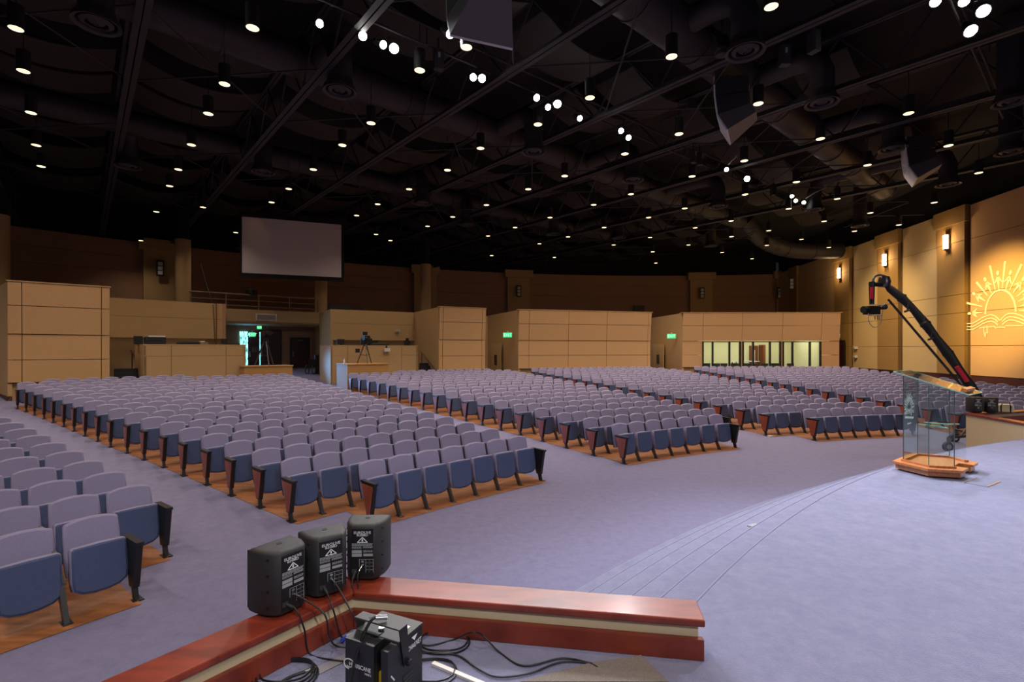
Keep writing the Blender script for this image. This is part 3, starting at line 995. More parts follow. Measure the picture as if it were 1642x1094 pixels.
# orange cable down the overhanging wall
CW = lambda u, z: onchord(u, onR(357, RW), onR(150, RW), z, 0.03)
mb = MB(); mb.tube([CW(347, ZT + 0.05), CW(347.3, 4.0), CW(347, 2.9)], 0.02, 6)
tag(mb.build('hanging_cable', 'cherry', smooth=True), 'orange red cable hanging down the overhanging wall', 'cable')
mb = MB(); mb.tube([onR(322, RW + 3, 7.6), onR(333, RW + 1, 6.0), CW(342, 5.0), CW(345, 3.0)], 0.014, 6)
tag(mb.build('hanging_cable', 'cable', smooth=True), 'thin dark cable sagging over the top of the overhanging wall', 'cable')
# stairs with hand rails beside both booths
for u0, u1, side, lab in ((184, 222, 1, 'dark carpeted stair beside the sound booth'), (674, 695, -1, 'dark carpeted stair beside the narrow bay')):
    t = thing('booth_stair', lab, 'stair', (0, 0, 0))
    for k in range(6):
        A, B = onR(u1 - 1, 44.0 + 0.3 * k), onR(u0 + 1, 44.0 + 0.3 * k)
        mb = MB(); slab(mb, A, B, 0.5, 0.78 + 0.17 * (k + 1), 0.32); mb.build('step', 'back_shell', t)
for ua, va, ub, vb, Y0, Y1, lab in ((210, 562, 233, 605, 25.0, 21.8, 'dark hand rail sloping down beside the sound booth'),
                                    (674, 563, 699, 594, 31.5, 28.6, 'dark hand rail sloping down beside the narrow bay')):
    p0, p1 = at(ua, va, Y0), at(ub, vb, Y1)
    hr = thing('hand_rail', lab, 'railing', (0, 0, 0))
    mb = MB(); mb.cyl(p0, p1, 0.035, n=8); mb.build('rail', 'base_dark', hr, smooth=True)
    for p in (p0.lerp(p1, 0.1), p0.lerp(p1, 0.95)):
        mb = MB(); mb.cyl((p.x, p.y, 0.6), p, 0.025, n=6); mb.build('post', 'black_metal', hr)

# camera platforms
for uA, uB, R, zt, lab in ((469, 392, 42.9, 1.88, 'low tan camera platform in front of the rear entrance'), (623, 557, 41.6, 1.92, 'tan camera platform with a blue lit side beside the seats')):
    A, B = onR(uA, R), onR(uB, R)
    d = (B - A).normalized(); nn_ = Vector((-d.y, d.x, 0)); zf = fz(R) - 0.05
    t = thing('camera_platform', lab, 'platform', (0, 0, 0))
    dpt = 0.95 if R < 43 and uA < 500 else 1.9
    Q = [A, A - nn_ * dpt, B - nn_ * dpt, B]
    mb = MB(); mb.hexa([(p.x, p.y, zf) for p in Q], [(p.x, p.y, zt - 0.05) for p in Q]); mb.build('body', 'platform_tan', t)
    Q = [A + nn_ * 0.03 - d * 0.03, A - nn_ * (dpt + 0.04) - d * 0.03, B - nn_ * (dpt + 0.04) + d * 0.03, B + nn_ * 0.03 + d * 0.03]
    mb = MB(); mb.hexa([(p.x, p.y, zt - 0.05) for p in Q], [(p.x, p.y, zt) for p in Q]); mb.build('top', 'platform_tan', t)


def tripod_camera(p, rz, label, s=1.0):
    t = thing('tripod_camera', label, 'video camera', TR(p, rz, s=s))
    for k in range(3):
        a = 2 * PI * k / 3 + 0.5
        mb = MB(); mb.cyl((0.42 * math.cos(a), 0.42 * math.sin(a), 0), (0.06 * math.cos(a), 0.06 * math.sin(a), 0.98), 0.022, 0.03, 6); mb.build('leg', 'chair_steel', t)
        mb = MB(); mb.cyl((0.22 * math.cos(a), 0.22 * math.sin(a), 0.45), (0, 0, 0.4), 0.012, n=6); mb.build('spreader', 'black_metal', t)
    mb = MB(); mb.cyl((0, 0, 0.9), (0, 0, 1.2), 0.07, 0.09, 10); mb.build('head', 'black_metal', t)
    tbox(t, -0.1, 0.1, -0.25, 0.25, 1.2, 1.42, 'camera_body', 'panel_black')
    mb = MB(); mb.cyl((0, -0.25, 1.32), (0, -0.55, 1.32), 0.08, 0.1, 12); mb.build('lens', 'panel_black', t)
    tbox(t, -0.12, 0.12, 0.05, 0.12, 1.45, 1.62, 'viewfinder', 'panel_black')
    mb = MB(); mb.cyl((0.1, 0.1, 1.15), (0.3, 0.55, 0.95), 0.014, n=6); mb.build('pan_bar', 'black_metal', t)
    tbox(t, -0.5, -0.3, -0.05, 0.05, 0.55, 0.75, 'cable_bag', 'panel_black')
    return t


tripod_camera(onR(426, 43.35, 1.88), rzA, 'video camera on a tripod in front of the rear entrance doors', 1.15)
tripod_camera(onR(586, 42.5, 1.92), rzB, 'video camera on a tripod in front of the lighting booth', 1.0)
bt = thing('water_bottle', 'clear bottle standing on the blue lit platform corner', 'bottle', onR(552, 42.0, 1.92))
mb = MB(); mb.lathe([(0, 0), (0.04, 0), (0.04, 0.16), (0.02, 0.2), (0.02, 0.24)], 10); mb.build('body', 'white_plastic', bt, smooth=True)
mb = MB(); mb.cyl((0, 0, 0.24), (0, 0, 0.27), 0.022, n=8); mb.build('cap', 'white_plastic', bt)
whl = thing('stored_wheelchair', 'dark folded wheelchair parked in the rear entrance', 'wheelchair', onR(498, 51.0, fz(51.0)))
for s in (-1, 1):
    mb = MB(); mb.tube([(s * 0.22, 0.3 * math.cos(k * PI / 8), 0.3 + 0.3 * math.sin(k * PI / 8)) for k in range(17)], 0.025, 6); mb.build('wheel', 'rubber', whl, smooth=True)
    mb = MB(); mb.cyl((s * 0.2, 0.2, 0.3), (s * 0.2, 0.35, 1.0), 0.02, n=6); mb.build('handle', 'black_metal', whl)
tbox(whl, -0.2, 0.2, -0.25, 0.2, 0.45, 0.5, 'seat', 'panel_black'); tbox(whl, -0.2, 0.2, 0.2, 0.26, 0.5, 0.95, 'backrest', 'panel_black')
box_thing('stand_case', 'tall black case beside the folded wheelchair', 'case', onR(508, 51.0, fz(51.0)), rzB,
          [('body', 'panel_black', (-0.12, 0.12, -0.12, 0.12, 0, 1.25)), ('lid', 'black_metal', (-0.13, 0.13, -0.13, 0.13, 1.1, 1.2))])

# ================================================================== SEATS
FRONT_PAD = [(-0.225, 0.02), (-0.16, -0.025), (-0.06, -0.045), (0.06, -0.045), (0.16, -0.025), (0.225, 0.02), (0.238, 0.12), (0.236, 0.30), (0.232, 0.418),
             (0.215, 0.438), (0.0, 0.447), (-0.215, 0.438), (-0.232, 0.418), (-0.236, 0.30), (-0.238, 0.12)]
BACK_OUT = [(-0.225, 0.0), (0.225, 0.0), (0.24, 0.18), (0.238, 0.36), (0.230, 0.515), (0.213, 0.532), (0.12, 0.560), (0.0, 0.570), (-0.12, 0.560), (-0.213, 0.532),
            (-0.230, 0.515), (-0.238, 0.36), (-0.24, 0.18)]
XS = TR((0, 0.10, 0.215), rx=math.radians(-9))
XB = TR((0, 0.30, 0.325), rx=math.radians(-13))


def mb_back():
    m = MB(); m.cushion(BACK_OUT, 0.0, 0.085, 0.028, bow=0.02, X=XB); return m


def mb_shell():
    m = MB(); m.cushion([(x * 0.97, z * 0.965) for x, z in BACK_OUT], 0.088, 0.115, 0.01, bow=0.02, X=XB); return m


def mb_seat():
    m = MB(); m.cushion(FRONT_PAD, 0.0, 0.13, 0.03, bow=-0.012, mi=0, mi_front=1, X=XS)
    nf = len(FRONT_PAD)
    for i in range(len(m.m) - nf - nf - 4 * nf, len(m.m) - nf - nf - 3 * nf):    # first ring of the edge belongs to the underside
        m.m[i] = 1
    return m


def mb_leg(x):
    m = MB()
    m.hexa([(x - 0.022, -0.03, 0.012), (x + 0.022, -0.03, 0.012), (x + 0.022, 0.03, 0.012), (x - 0.022, 0.03, 0.012)],
           [(x - 0.022, 0.17, 0.42), (x + 0.022, 0.17, 0.42), (x + 0.022, 0.27, 0.42), (x - 0.022, 0.27, 0.42)])
    m.hexa([(x - 0.018, 0.20, 0.40), (x + 0.018, 0.20, 0.40), (x + 0.018, 0.26, 0.40), (x - 0.018, 0.26, 0.40)],
           [(x - 0.018, 0.37, 0.62), (x + 0.018, 0.37, 0.62), (x + 0.018, 0.42, 0.62), (x - 0.018, 0.42, 0.62)])
    m.box(x - 0.04, x + 0.04, -0.075, 0.075, 0.0, 0.014)
    return m


def mb_pivot(x):
    m = MB(); m.cyl((x - 0.035, 0.15, 0.33), (x + 0.035, 0.15, 0.33), 0.028, n=8); return m


def mb_end(x, s, mi=0):
    """aisle standard: black tapering frame; s = -1 for the end seen first along the row"""
    m = MB()
    xo = x + s * 0.03
    xi = x - s * 0.03
    a, b = min(xo, xi), max(xo, xi)
    m.hexa([(a, 0.0, 0.13), (b, 0.0, 0.13), (b, 0.115, 0.13), (a, 0.115, 0.13)], [(a, -0.09, 0.595), (b, -0.09, 0.595), (b, 0.26, 0.595), (a, 0.26, 0.595)], mi)
    m.box(a - 0.005, b + 0.005, -0.115, 0.29, 0.60, 0.632, mi)
    m.hexa([(x - 0.02, -0.02, 0.0), (x + 0.02, -0.02, 0.0), (x + 0.02, 0.05, 0.0), (x - 0.02, 0.05, 0.0)],
           [(x - 0.02, 0.02, 0.15), (x + 0.02, 0.02, 0.15), (x + 0.02, 0.09, 0.15), (x - 0.02, 0.09, 0.15)], mi)
    m.box(x - 0.05, x + 0.05, -0.07, 0.09, 0.0, 0.012, mi)
    return m


def mb_endpanel(x, s, mi=0):
    m = MB()
    xo = x + s * 0.031; x2 = x + s * 0.038
    a, b = min(xo, x2), max(xo, x2)
    m.hexa([(a, 0.012, 0.15), (b, 0.012, 0.15), (b, 0.10, 0.15), (a, 0.10, 0.15)], [(a, -0.075, 0.585), (b, -0.075, 0.585), (b, 0.245, 0.585), (a, 0.245, 0.585)], mi)
    return m


hp = PITCH / 2
CHAIR_ME = {
    'backrest': mb_back().mesh('backrest', 'fabric', 50), 'back_shell': mb_shell().mesh('back_shell', 'back_shell', 50),
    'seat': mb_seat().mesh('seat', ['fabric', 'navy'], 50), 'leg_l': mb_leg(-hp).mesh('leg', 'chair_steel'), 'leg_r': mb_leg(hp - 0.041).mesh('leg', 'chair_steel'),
    'pivot': mb_pivot(hp - 0.041).mesh('pivot', 'chrome', True),
    'end_l': mb_end(-hp, -1).mesh('end_standard', 'black_metal'), 'end_r': mb_end(hp, 1).mesh('end_standard', 'black_metal'),
    'wood_l': mb_endpanel(-hp, -1).mesh('end_panel', 'panel_wood'), 'wood_r': mb_endpanel(hp, 1).mesh('end_panel', 'panel_wood')}
full = MB()
full.join(mb_back(), mi=0); full.join(mb_shell(), mi=2)
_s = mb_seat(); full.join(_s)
SIMPLE = {}
for key, lf, rt in (('mid', 0, 0), ('l', 1, 0), ('r', 0, 1), ('lr', 1, 1)):
    m = MB(); m.join(full)
    if lf:
        m.join(mb_end(-hp, -1, 3)); m.join(mb_endpanel(-hp, -1, 4))
    if rt:
        m.join(mb_end(hp, 1, 3)); m.join(mb_endpanel(hp, 1, 4))
    else:
        m.join(mb_leg(hp - 0.041), mi=3)
    SIMPLE[key] = m


def lerp_tab(tab, i):
    ks = sorted(tab)
    if i <= ks[0]:
        return tab[ks[0]]
    for a, b in zip(ks, ks[1:]):
        if a <= i <= b:
            return tab[a] + (tab[b] - tab[a]) * (i - a) / (b - a)
    return tab[ks[-1]]


hd = lambda R: math.degrees(hp / R)
# block: label phrase, left edge angle per row, right edge angle per row (edges of the outermost seats), first and last row
BLOCKS = [
    ('A', 'block nearest the parapet corner', None, {0: 143.86, 1: 142.55, 8: 143.0, 12: 143.4}, 0, 9),
    ('B', 'block facing the three loudspeakers', {1: 138.96, 9: 140.4, 18: 141.43, 19: 140.4}, {0: 128.75, 18: 129.2, 19: 134.4}, 0, 19),
    ('C', 'block facing the open floor', {0: 123.12, 8: 124.51, 17: 125.82, 18: 122.0}, {0: 114.2, 1: 112.72, 9: 112.8, 17: 113.3, 18: 114.5}, 0, 18),
    ('D', 'block facing the lectern', {0: 107.46, 1: 109.35, 9: 110.25, 18: 111.1, 19: 109.5}, {0: 99.2, 1: 99.2, 2: 100.1, 9: 99.2, 16: 98.9, 18: 99.9}, 0, 18),
    ('E', 'block beside the sunrise wall', {0: 95.7, 9: 95.78, 18: 96.12}, {0: 78.0, 3: 78.5, 9: 80.6, 13: 81.9, 18: 82.4}, 0, 18),
]
chairs = []
for key, phrase, lt, rt, r_a, r_b in BLOCKS:
    wood = MB()
    edges = []
    for i in range(r_a, r_b + 1):
        R = R0 + RP * i
        step = math.degrees(PITCH / R)
        if key == 'A':
            hi = None
            lo = lerp_tab(rt, i)
            nseat = 7 if i < 3 else 5
            start = lo + nseat * step
        elif key == 'B' and i == 0:
            lo = lerp_tab(rt, 0); nseat = 7; start = lo + nseat * step
        else:
            start = lerp_tab(lt, i); lo = lerp_tab(rt, i)
            nseat = max(1, round((start - lo) / step))
            step = (start - lo) / nseat if abs((start - lo) / nseat - step) < step * 0.12 else step
        edges.append((R, start, start - nseat * step))
        for k in range(nseat):
            a = start - (k + 0.5) * step
            chairs.append((key, phrase, i, k, nseat, R, a))
    for n_, (R, s, e) in enumerate(edges):
        ra_, rb2 = R - 0.16, R + RP - 0.16
        nx = edges[n_ + 1] if n_ + 1 < len(edges) and not (n_ == 0 and key in 'BD') else (R, s, e)
        steps = 10
        v = []
        for rr, (s2, e2) in ((ra_, (s, e)), (rb2, (nx[1], nx[2]) if abs(nx[1] - s) < 0.6 and abs(nx[2] - e) < 0.6 else (s, e))):
            for j in range(steps + 1):
                a = s2 + (e2 - s2) * j / steps
                v.append(tuple(pol(rr, a, fz(rr) + 0.006)))
        wood.add(v, [(j, steps + 1 + j, steps + 2 + j, j + 1)[::-1] for j in range(steps)])
    for f_i, f in enumerate(wood.f):                     # faces look up
        p = [Vector(wood.v[q]) for q in f]
        if (p[1] - p[0]).cross(p[2] - p[0]).z < 0:
            wood.f[f_i] = f[::-1]
    tag(wood.build('floor_wood_%s' % {'A': 'one', 'B': 'two', 'C': 'three', 'D': 'four', 'E': 'five'}[key], 'wood_floor'), 'orange brown wood flooring under the ' + phrase, None, None, 'structure')

vis = []
for c in chairs:
    p = pol(c[5], c[6])
    u = U0 + F * p.x / p.y if p.y > 0.5 else -9999
    if -70 < u < 1720:
        vis.append((p.y + 0.15 * abs(p.x) * 0, c))
vis.sort(key=lambda q: q[0])
near = vis[:300]
far = vis[300:]


def chair_matrix(R, a):
    p = pol(R, a, fz(R))
    return TR(p, math.radians(a) - PI / 2)


for _, (key, phrase, i, k, nseat, R, a) in near:
    X = chair_matrix(R, a)
    first, last = k == 0 and key != 'A', k == nseat - 1
    if first or last:
        lab = '%s end seat of the %s row, %s' % ('wood panelled blue' if first else 'black armed blue', ordinal(i + 1), phrase)
    else:
        if key == 'A':
            lab = 'blue seat, %s from the black armed end, %s row, %s' % (ordinal(nseat - k), ordinal(i + 1), phrase)
        else:
            lab = 'blue seat, %s from the wood end panel, %s row, %s' % (ordinal(k + 1), ordinal(i + 1), phrase)
    o = thing('auditorium_seat', lab, 'seat', X, 'folding seats in the ' + phrase)
    link('backrest', CHAIR_ME['backrest'], o)
    link('back_shell', CHAIR_ME['back_shell'], o)
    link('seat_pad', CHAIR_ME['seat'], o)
    if first:
        e = link('end_standard', CHAIR_ME['end_l'], o); link('end_panel', CHAIR_ME['wood_l'], e)
    if last:
        e = link('end_standard', CHAIR_ME['end_r'], o); link('end_panel', CHAIR_ME['wood_r'], e)
    else:
        link('leg', CHAIR_ME['leg_r'], o); link('pivot', CHAIR_ME['pivot'], o)
m = MB()
for _, (key, phrase, i, k, nseat, R, a) in far:
    kk = ('l' if k == 0 and key != 'A' else '') + ('r' if k == nseat - 1 else '')
    m.join(SIMPLE[kk or 'mid'], X=chair_matrix(R, a))
tag(m.build('auditorium_seats', ['fabric', 'navy', 'back_shell', 'black_metal', 'panel_wood'], smooth=50), 'rows of blue folding seats further back in the hall', 'seats', None, 'stuff')
mb = MB(); mb.box(-0.16, 0.0, -0.06, 0.05, 0, 0.05); mb.box(0.02, 0.13, -0.03, 0.06, 0, 0.03)
pb = ath(1238, 701, 0.01)
tag(mb.build('crumpled_paper', 'white_plastic', X=TR((pb.x, pb.y, 0.01), 0.4)), 'small white paper on the floor beside a seat end panel', 'paper')

# ================================================================== LECTERN
LX, LY = 5.43, 6.80
LM = TR((LX, LY, ZS), math.atan2(0.6, 0.8))              # local x along the front pane, local -y towards the stage centre
lec = thing('lectern', 'clear glass lectern with a wooden base and etched sunrise', 'lectern', LM)
hexo = [(-0.295, 0.0), (0.295, 0.0), (0.455, -0.31), (0.28, -0.52), (-0.28, -0.52), (-0.455, -0.31)]


def scale_poly(poly, o):
    c = Vector((0, -0.25)); out = []
    for x, y in poly:
        d = Vector((x, y)) - c; d = d * ((d.length + o) / d.length); out.append((c.x + d.x, c.y + d.y))
    return out


nb = lambda o: (lambda s: [s[0], s[5], s[4], (-0.13, s[4][1]), (-0.13, s[4][1] + 0.14), (0.13, s[4][1] + 0.14), (0.13, s[4][1]), s[3], s[2], s[1]])(scale_poly(hexo, o))
mb = MB(); mb.prism(nb(0.10), 0.02, 0.085); mb.build('base_skirt', 'oak', lec)
mb = MB(); mb.prism(nb(0.14), 0.085, 0.115); mb.build('base_top', 'oak', lec)
ins = scale_poly(hexo, 0.03); inn = scale_poly(hexo, -0.02)
for i in (0, 1, 2, 4, 5):
    j = (i + 1) % 6
    mb = MB(); mb.prism([ins[i], inn[i], inn[j], ins[j]], 0.115, 0.14); mb.build('rim', 'oak', lec)
zt = lambda y: 1.245 + y * 0.34
for i in (0, 1, 2, 4, 5):
    j = (i + 1) % 6
    a, b = Vector(hexo[i]), Vector(hexo[j]); d = (b - a).normalized(); nr = Vector((-d.y, d.x)) * 0.005
    a2, b2 = a + d * 0.006, b - d * 0.006
    P = [a2 - nr, b2 - nr, b2 + nr, a2 + nr]
    mb = MB(); mb.hexa([(p.x, p.y, 0.12) for p in P], [(p.x, p.y, zt(p.y)) for p in P])
    pane = mb.build('pane', 'glass', lec)
    for e_ in (a2,):
        mb = MB(); mb.box(e_.x - 0.004, e_.x + 0.004, e_.y - 0.004, e_.y + 0.004, 0.12, zt(e_.y)); mb.build('pane_edge', 'glass_edge', pane)
top_rot = math.atan(0.34)
XT = TR((0, 0, 1.26), rx=top_rot)
mb = MB(); mb.box(-0.33, 0.33, -0.70, 0.10, 0.0, 0.012, X=XT); tp = mb.build('reading_top', 'glass', lec)
for x0, x1, y0, y1 in ((-0.333, 0.333, 0.1, 0.105), (-0.333, 0.333, -0.705, -0.70), (-0.335, -0.33, -0.70, 0.10), (0.33, 0.335, -0.70, 0.10)):
    mb = MB(); mb.box(x0, x1, y0, y1, 0, 0.012, X=XT); mb.build('glass_edge', 'shelf_edge', tp)  # pale edge colour painted in for the highlight on the glass
mb = MB(); mb.box(-0.22, 0.22, -0.64, -0.59, 0.012, 0.05, X=XT); mb.build('book_ledge', 'oak', lec)
for s in (-1, 1):
    mb = MB(); mb.prism([(s * 0.12, -0.12), (s * 0.40, -0.26), (s * 0.28, -0.45), (s * 0.16, -0.35)][::s], 0.60, 0.612); sh = mb.build('shelf', 'glass', lec)
    mb = MB(); mb.cyl((s * 0.12, -0.12, 0.606), (s * 0.16, -0.35, 0.606), 0.006, n=6); mb.cyl((s * 0.16, -0.35, 0.606), (s * 0.28, -0.45, 0.606), 0.006, n=6); mb.build('shelf_edge', 'shelf_edge', sh)


# the sunrise emblem: strokes in the (x, z) plane
def stroke(mb, pts, w, t=0.01):
    pts = [Vector(p) for p in pts]
    L = []; Rr = []
    for i, p in enumerate(pts):
        d = (pts[min(i + 1, len(pts) - 1)] - pts[max(0, i - 1)]).normalized(); nr = Vector((-d.y, d.x))
        ww = w[0] + (w[1] - w[0]) * i / (len(pts) - 1) if isinstance(w, tuple) else w
        L.append(p + nr * ww / 2); Rr.append(p - nr * ww / 2)
    for i in range(len(pts) - 1):
        Q = [Rr[i], Rr[i + 1], L[i + 1], L[i]]
        mb.hexa([(q.x, 0, q.y) for q in Q], [(q.x, -t, q.y) for q in Q])


def emblem(t):
    parts = []
    for deg in (164.5, 131.7, 104.3, 83, 60.6, 33, 7):
        a = math.radians(deg); d = Vector((math.cos(a), math.sin(a)))
        mb = MB(); stroke(mb, [d * (2.8 if 50 < deg < 125 else 2.5), d * 1.28], (0.14, 0.04), t); parts.append(('sun_ray', mb))
    for deg in (180, 147.5, 118, 94, 72, 48, 20, -4):
        a = math.radians(deg); d = Vector((math.cos(a), math.sin(a))); nr = Vector((-d.y, d.x))
        c = d * 2.2
        mb = MB()
        Q = [c + (d * 0.14 * math.cos(k * PI / 5) + nr * 0.085 * math.sin(k * PI / 5)) for k in range(10)]
        mb.hexa([(q.x, 0, q.y) for q in Q], [(q.x, -t, q.y) for q in Q])
        b0 = d * 1.93
        for s in (-1, 1):
            stroke(mb, [b0, b0 - d * 0.32 + nr * s * 0.27], (0.17, 0.02), t)
        stroke(mb, [d * 1.98, d * 1.6, d * 1.22], (0.19, 0.03), t)
        parts.append(('figure', mb))
    mb = MB()
    stroke(mb, [(1.01 * math.cos(k * PI / 24), -0.13 + 1.32 * math.sin(k * PI / 24)) for k in range(25)], 0.09, t)
    parts.append(('sun_arch', mb))
    for s in (-1, 1):
        for k, (dz, x0) in enumerate(((0, 2.5), (-0.2, 2.45), (-0.38, 2.45))):
            c = [(2.45, -0.62 + 0.0), (1.95, -0.63), (1.65, -0.52), (1.25, -0.33), (0.9, -0.22), (0.6, -0.19), (0.35, -0.27), (0.15, -0.43), (0.03, -0.55)]
            mb = MB(); stroke(mb, [(s * (x if k == 0 or x > 0.1 else 0.08 + 0.05 * k), z + dz * (1.0 if x < 2 else 0.95)) for x, z in c if not (k and x < 0.1)], 0.055, t); parts.append(('book_line', mb))
        mb = MB(); stroke(mb, [(s * 1.45, -0.93), (s * 0.38, -0.88), (s * 0.33, -0.97), (0.0, -0.95)], 0.05, t); parts.append(('book_line', mb))
    mb = MB()
    stroke(mb, [(-1.13, -0.85), (-1.1, -1.25), (-1.02, -1.5)], 0.04, t); stroke(mb, [(-1.02, -1.5), (-0.97, -1.2)], 0.04, t)
    stroke(mb, [(-0.97, -1.2), (-0.86, -1.27), (-0.9, -0.8)], 0.04, t)
    parts.append(('ribbon', mb))
    return parts


# etched on the front pane of the lectern
et = link('etched_emblem', None, lec, TR((0.0, 0.012, 0.80), PI, s=0.078) @ Matrix.Diagonal((1.05, 1, 1, 1)))
for nm, mb in emblem(0.02):
    mb.build(nm, 'etched', et)
mb = MB()
random.seed(3)
stroke(mb, [(-2.3 + 0.115 * k, -1.95 + 0.25 * math.sin(k * 1.9) + 0.012 * k) for k in range(40)], 0.11, 0.02)
stroke(mb, [(-1.0 + 0.1 * k, -2.75 + 0.13 * math.sin(k * 2.2)) for k in range(20)], 0.09, 0.02)
mb.build('etched_script', 'etched', et)

# the same emblem projected on the side wall: its light painted as cream strips
YL = uY(1606)
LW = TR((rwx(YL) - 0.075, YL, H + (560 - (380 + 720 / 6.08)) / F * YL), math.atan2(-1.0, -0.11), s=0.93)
em = thing('wall_emblem', 'projected sunrise over an open book with people, its light painted as cream strips', 'emblem', LW)
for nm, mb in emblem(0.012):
    mb.build(nm, 'logo_light_cream', em)
lp = Vector(LW.translation)
spot('emblem_projector', lp + Vector((-9.5, -4.0, 5.2)), lp + Vector((0, 0, 0.2)), 12500, (1.0, 0.66, 0.17), 36, 0.9, 0.15)
for k, pv in enumerate((Vector((-5.0, 8.0, 6.2)),)):
    spot('wall_wash', lp + pv, lp + Vector((0.6, 9.5, -0.5)), 2600, (1.0, 0.72, 0.35), 75, 0.9, 0.2)

# wall sconces
for k, (u, v, lab) in enumerate(((1352, 438, 'lit wall sconce on the pilaster above the corner door'), (1426, 417, 'lit wall sconce on the pilaster between the two pale panels'),
                                 (1526, 388, 'lit wall sconce on the pilaster beside the projected sunrise'))):
    Y = uY(u); z = H + (V0 - v) / F * Y
    t = thing('wall_sconce', lab, 'wall lamp', TR((rwx(Y) - 0.27, Y, z), math.atan2(-1.0, -0.11)), 'lit wall sconces')
    tbox(t, -0.17, 0.17, -0.03, 0.04, -0.5, 0.5, 'backplate', 'chair_steel')
    for j in range(3):
        tbox(t, -0.12, 0.12, -0.16, -0.03, -0.42 + 0.29 * j, -0.17 + 0.29 * j, 'shade', 'sconce_glow')
    for zz in (-0.45, -0.155, 0.135, 0.43):
        tbox(t, -0.15, 0.15, -0.19, -0.03, zz - 0.012, zz + 0.012, 'cage', 'chair_steel')
    pd_ = bpy.data.lights.new('sconce_light', 'POINT'); pd_.energy = 95; pd_.color = (1.0, 0.66, 0.34); pd_.shadow_soft_size = 0.12
    po = link('sconce_light', pd_, t, TR((0, -0.45, 0)))
# small white boxes beside the corner door
for k, (v, lab) in enumerate(((558, 'upper white camera box beside the corner door'), (572, 'lower white camera box beside the corner door'))):
    Y = 39.9; z = H + (V0 - v) / F * Y
    t = thing('wall_camera', lab, 'wall box', TR((rwx(Y) - 0.1, Y, z), math.atan2(-1.0, -0.11)))
    tbox(t, -0.16, 0.16, -0.14, 0.05, -0.1, 0.1, 'case', 'white_plastic'); tbox(t, -0.06, 0.06, -0.2, -0.14, -0.06, 0.06, 'lens', 'print_grey')

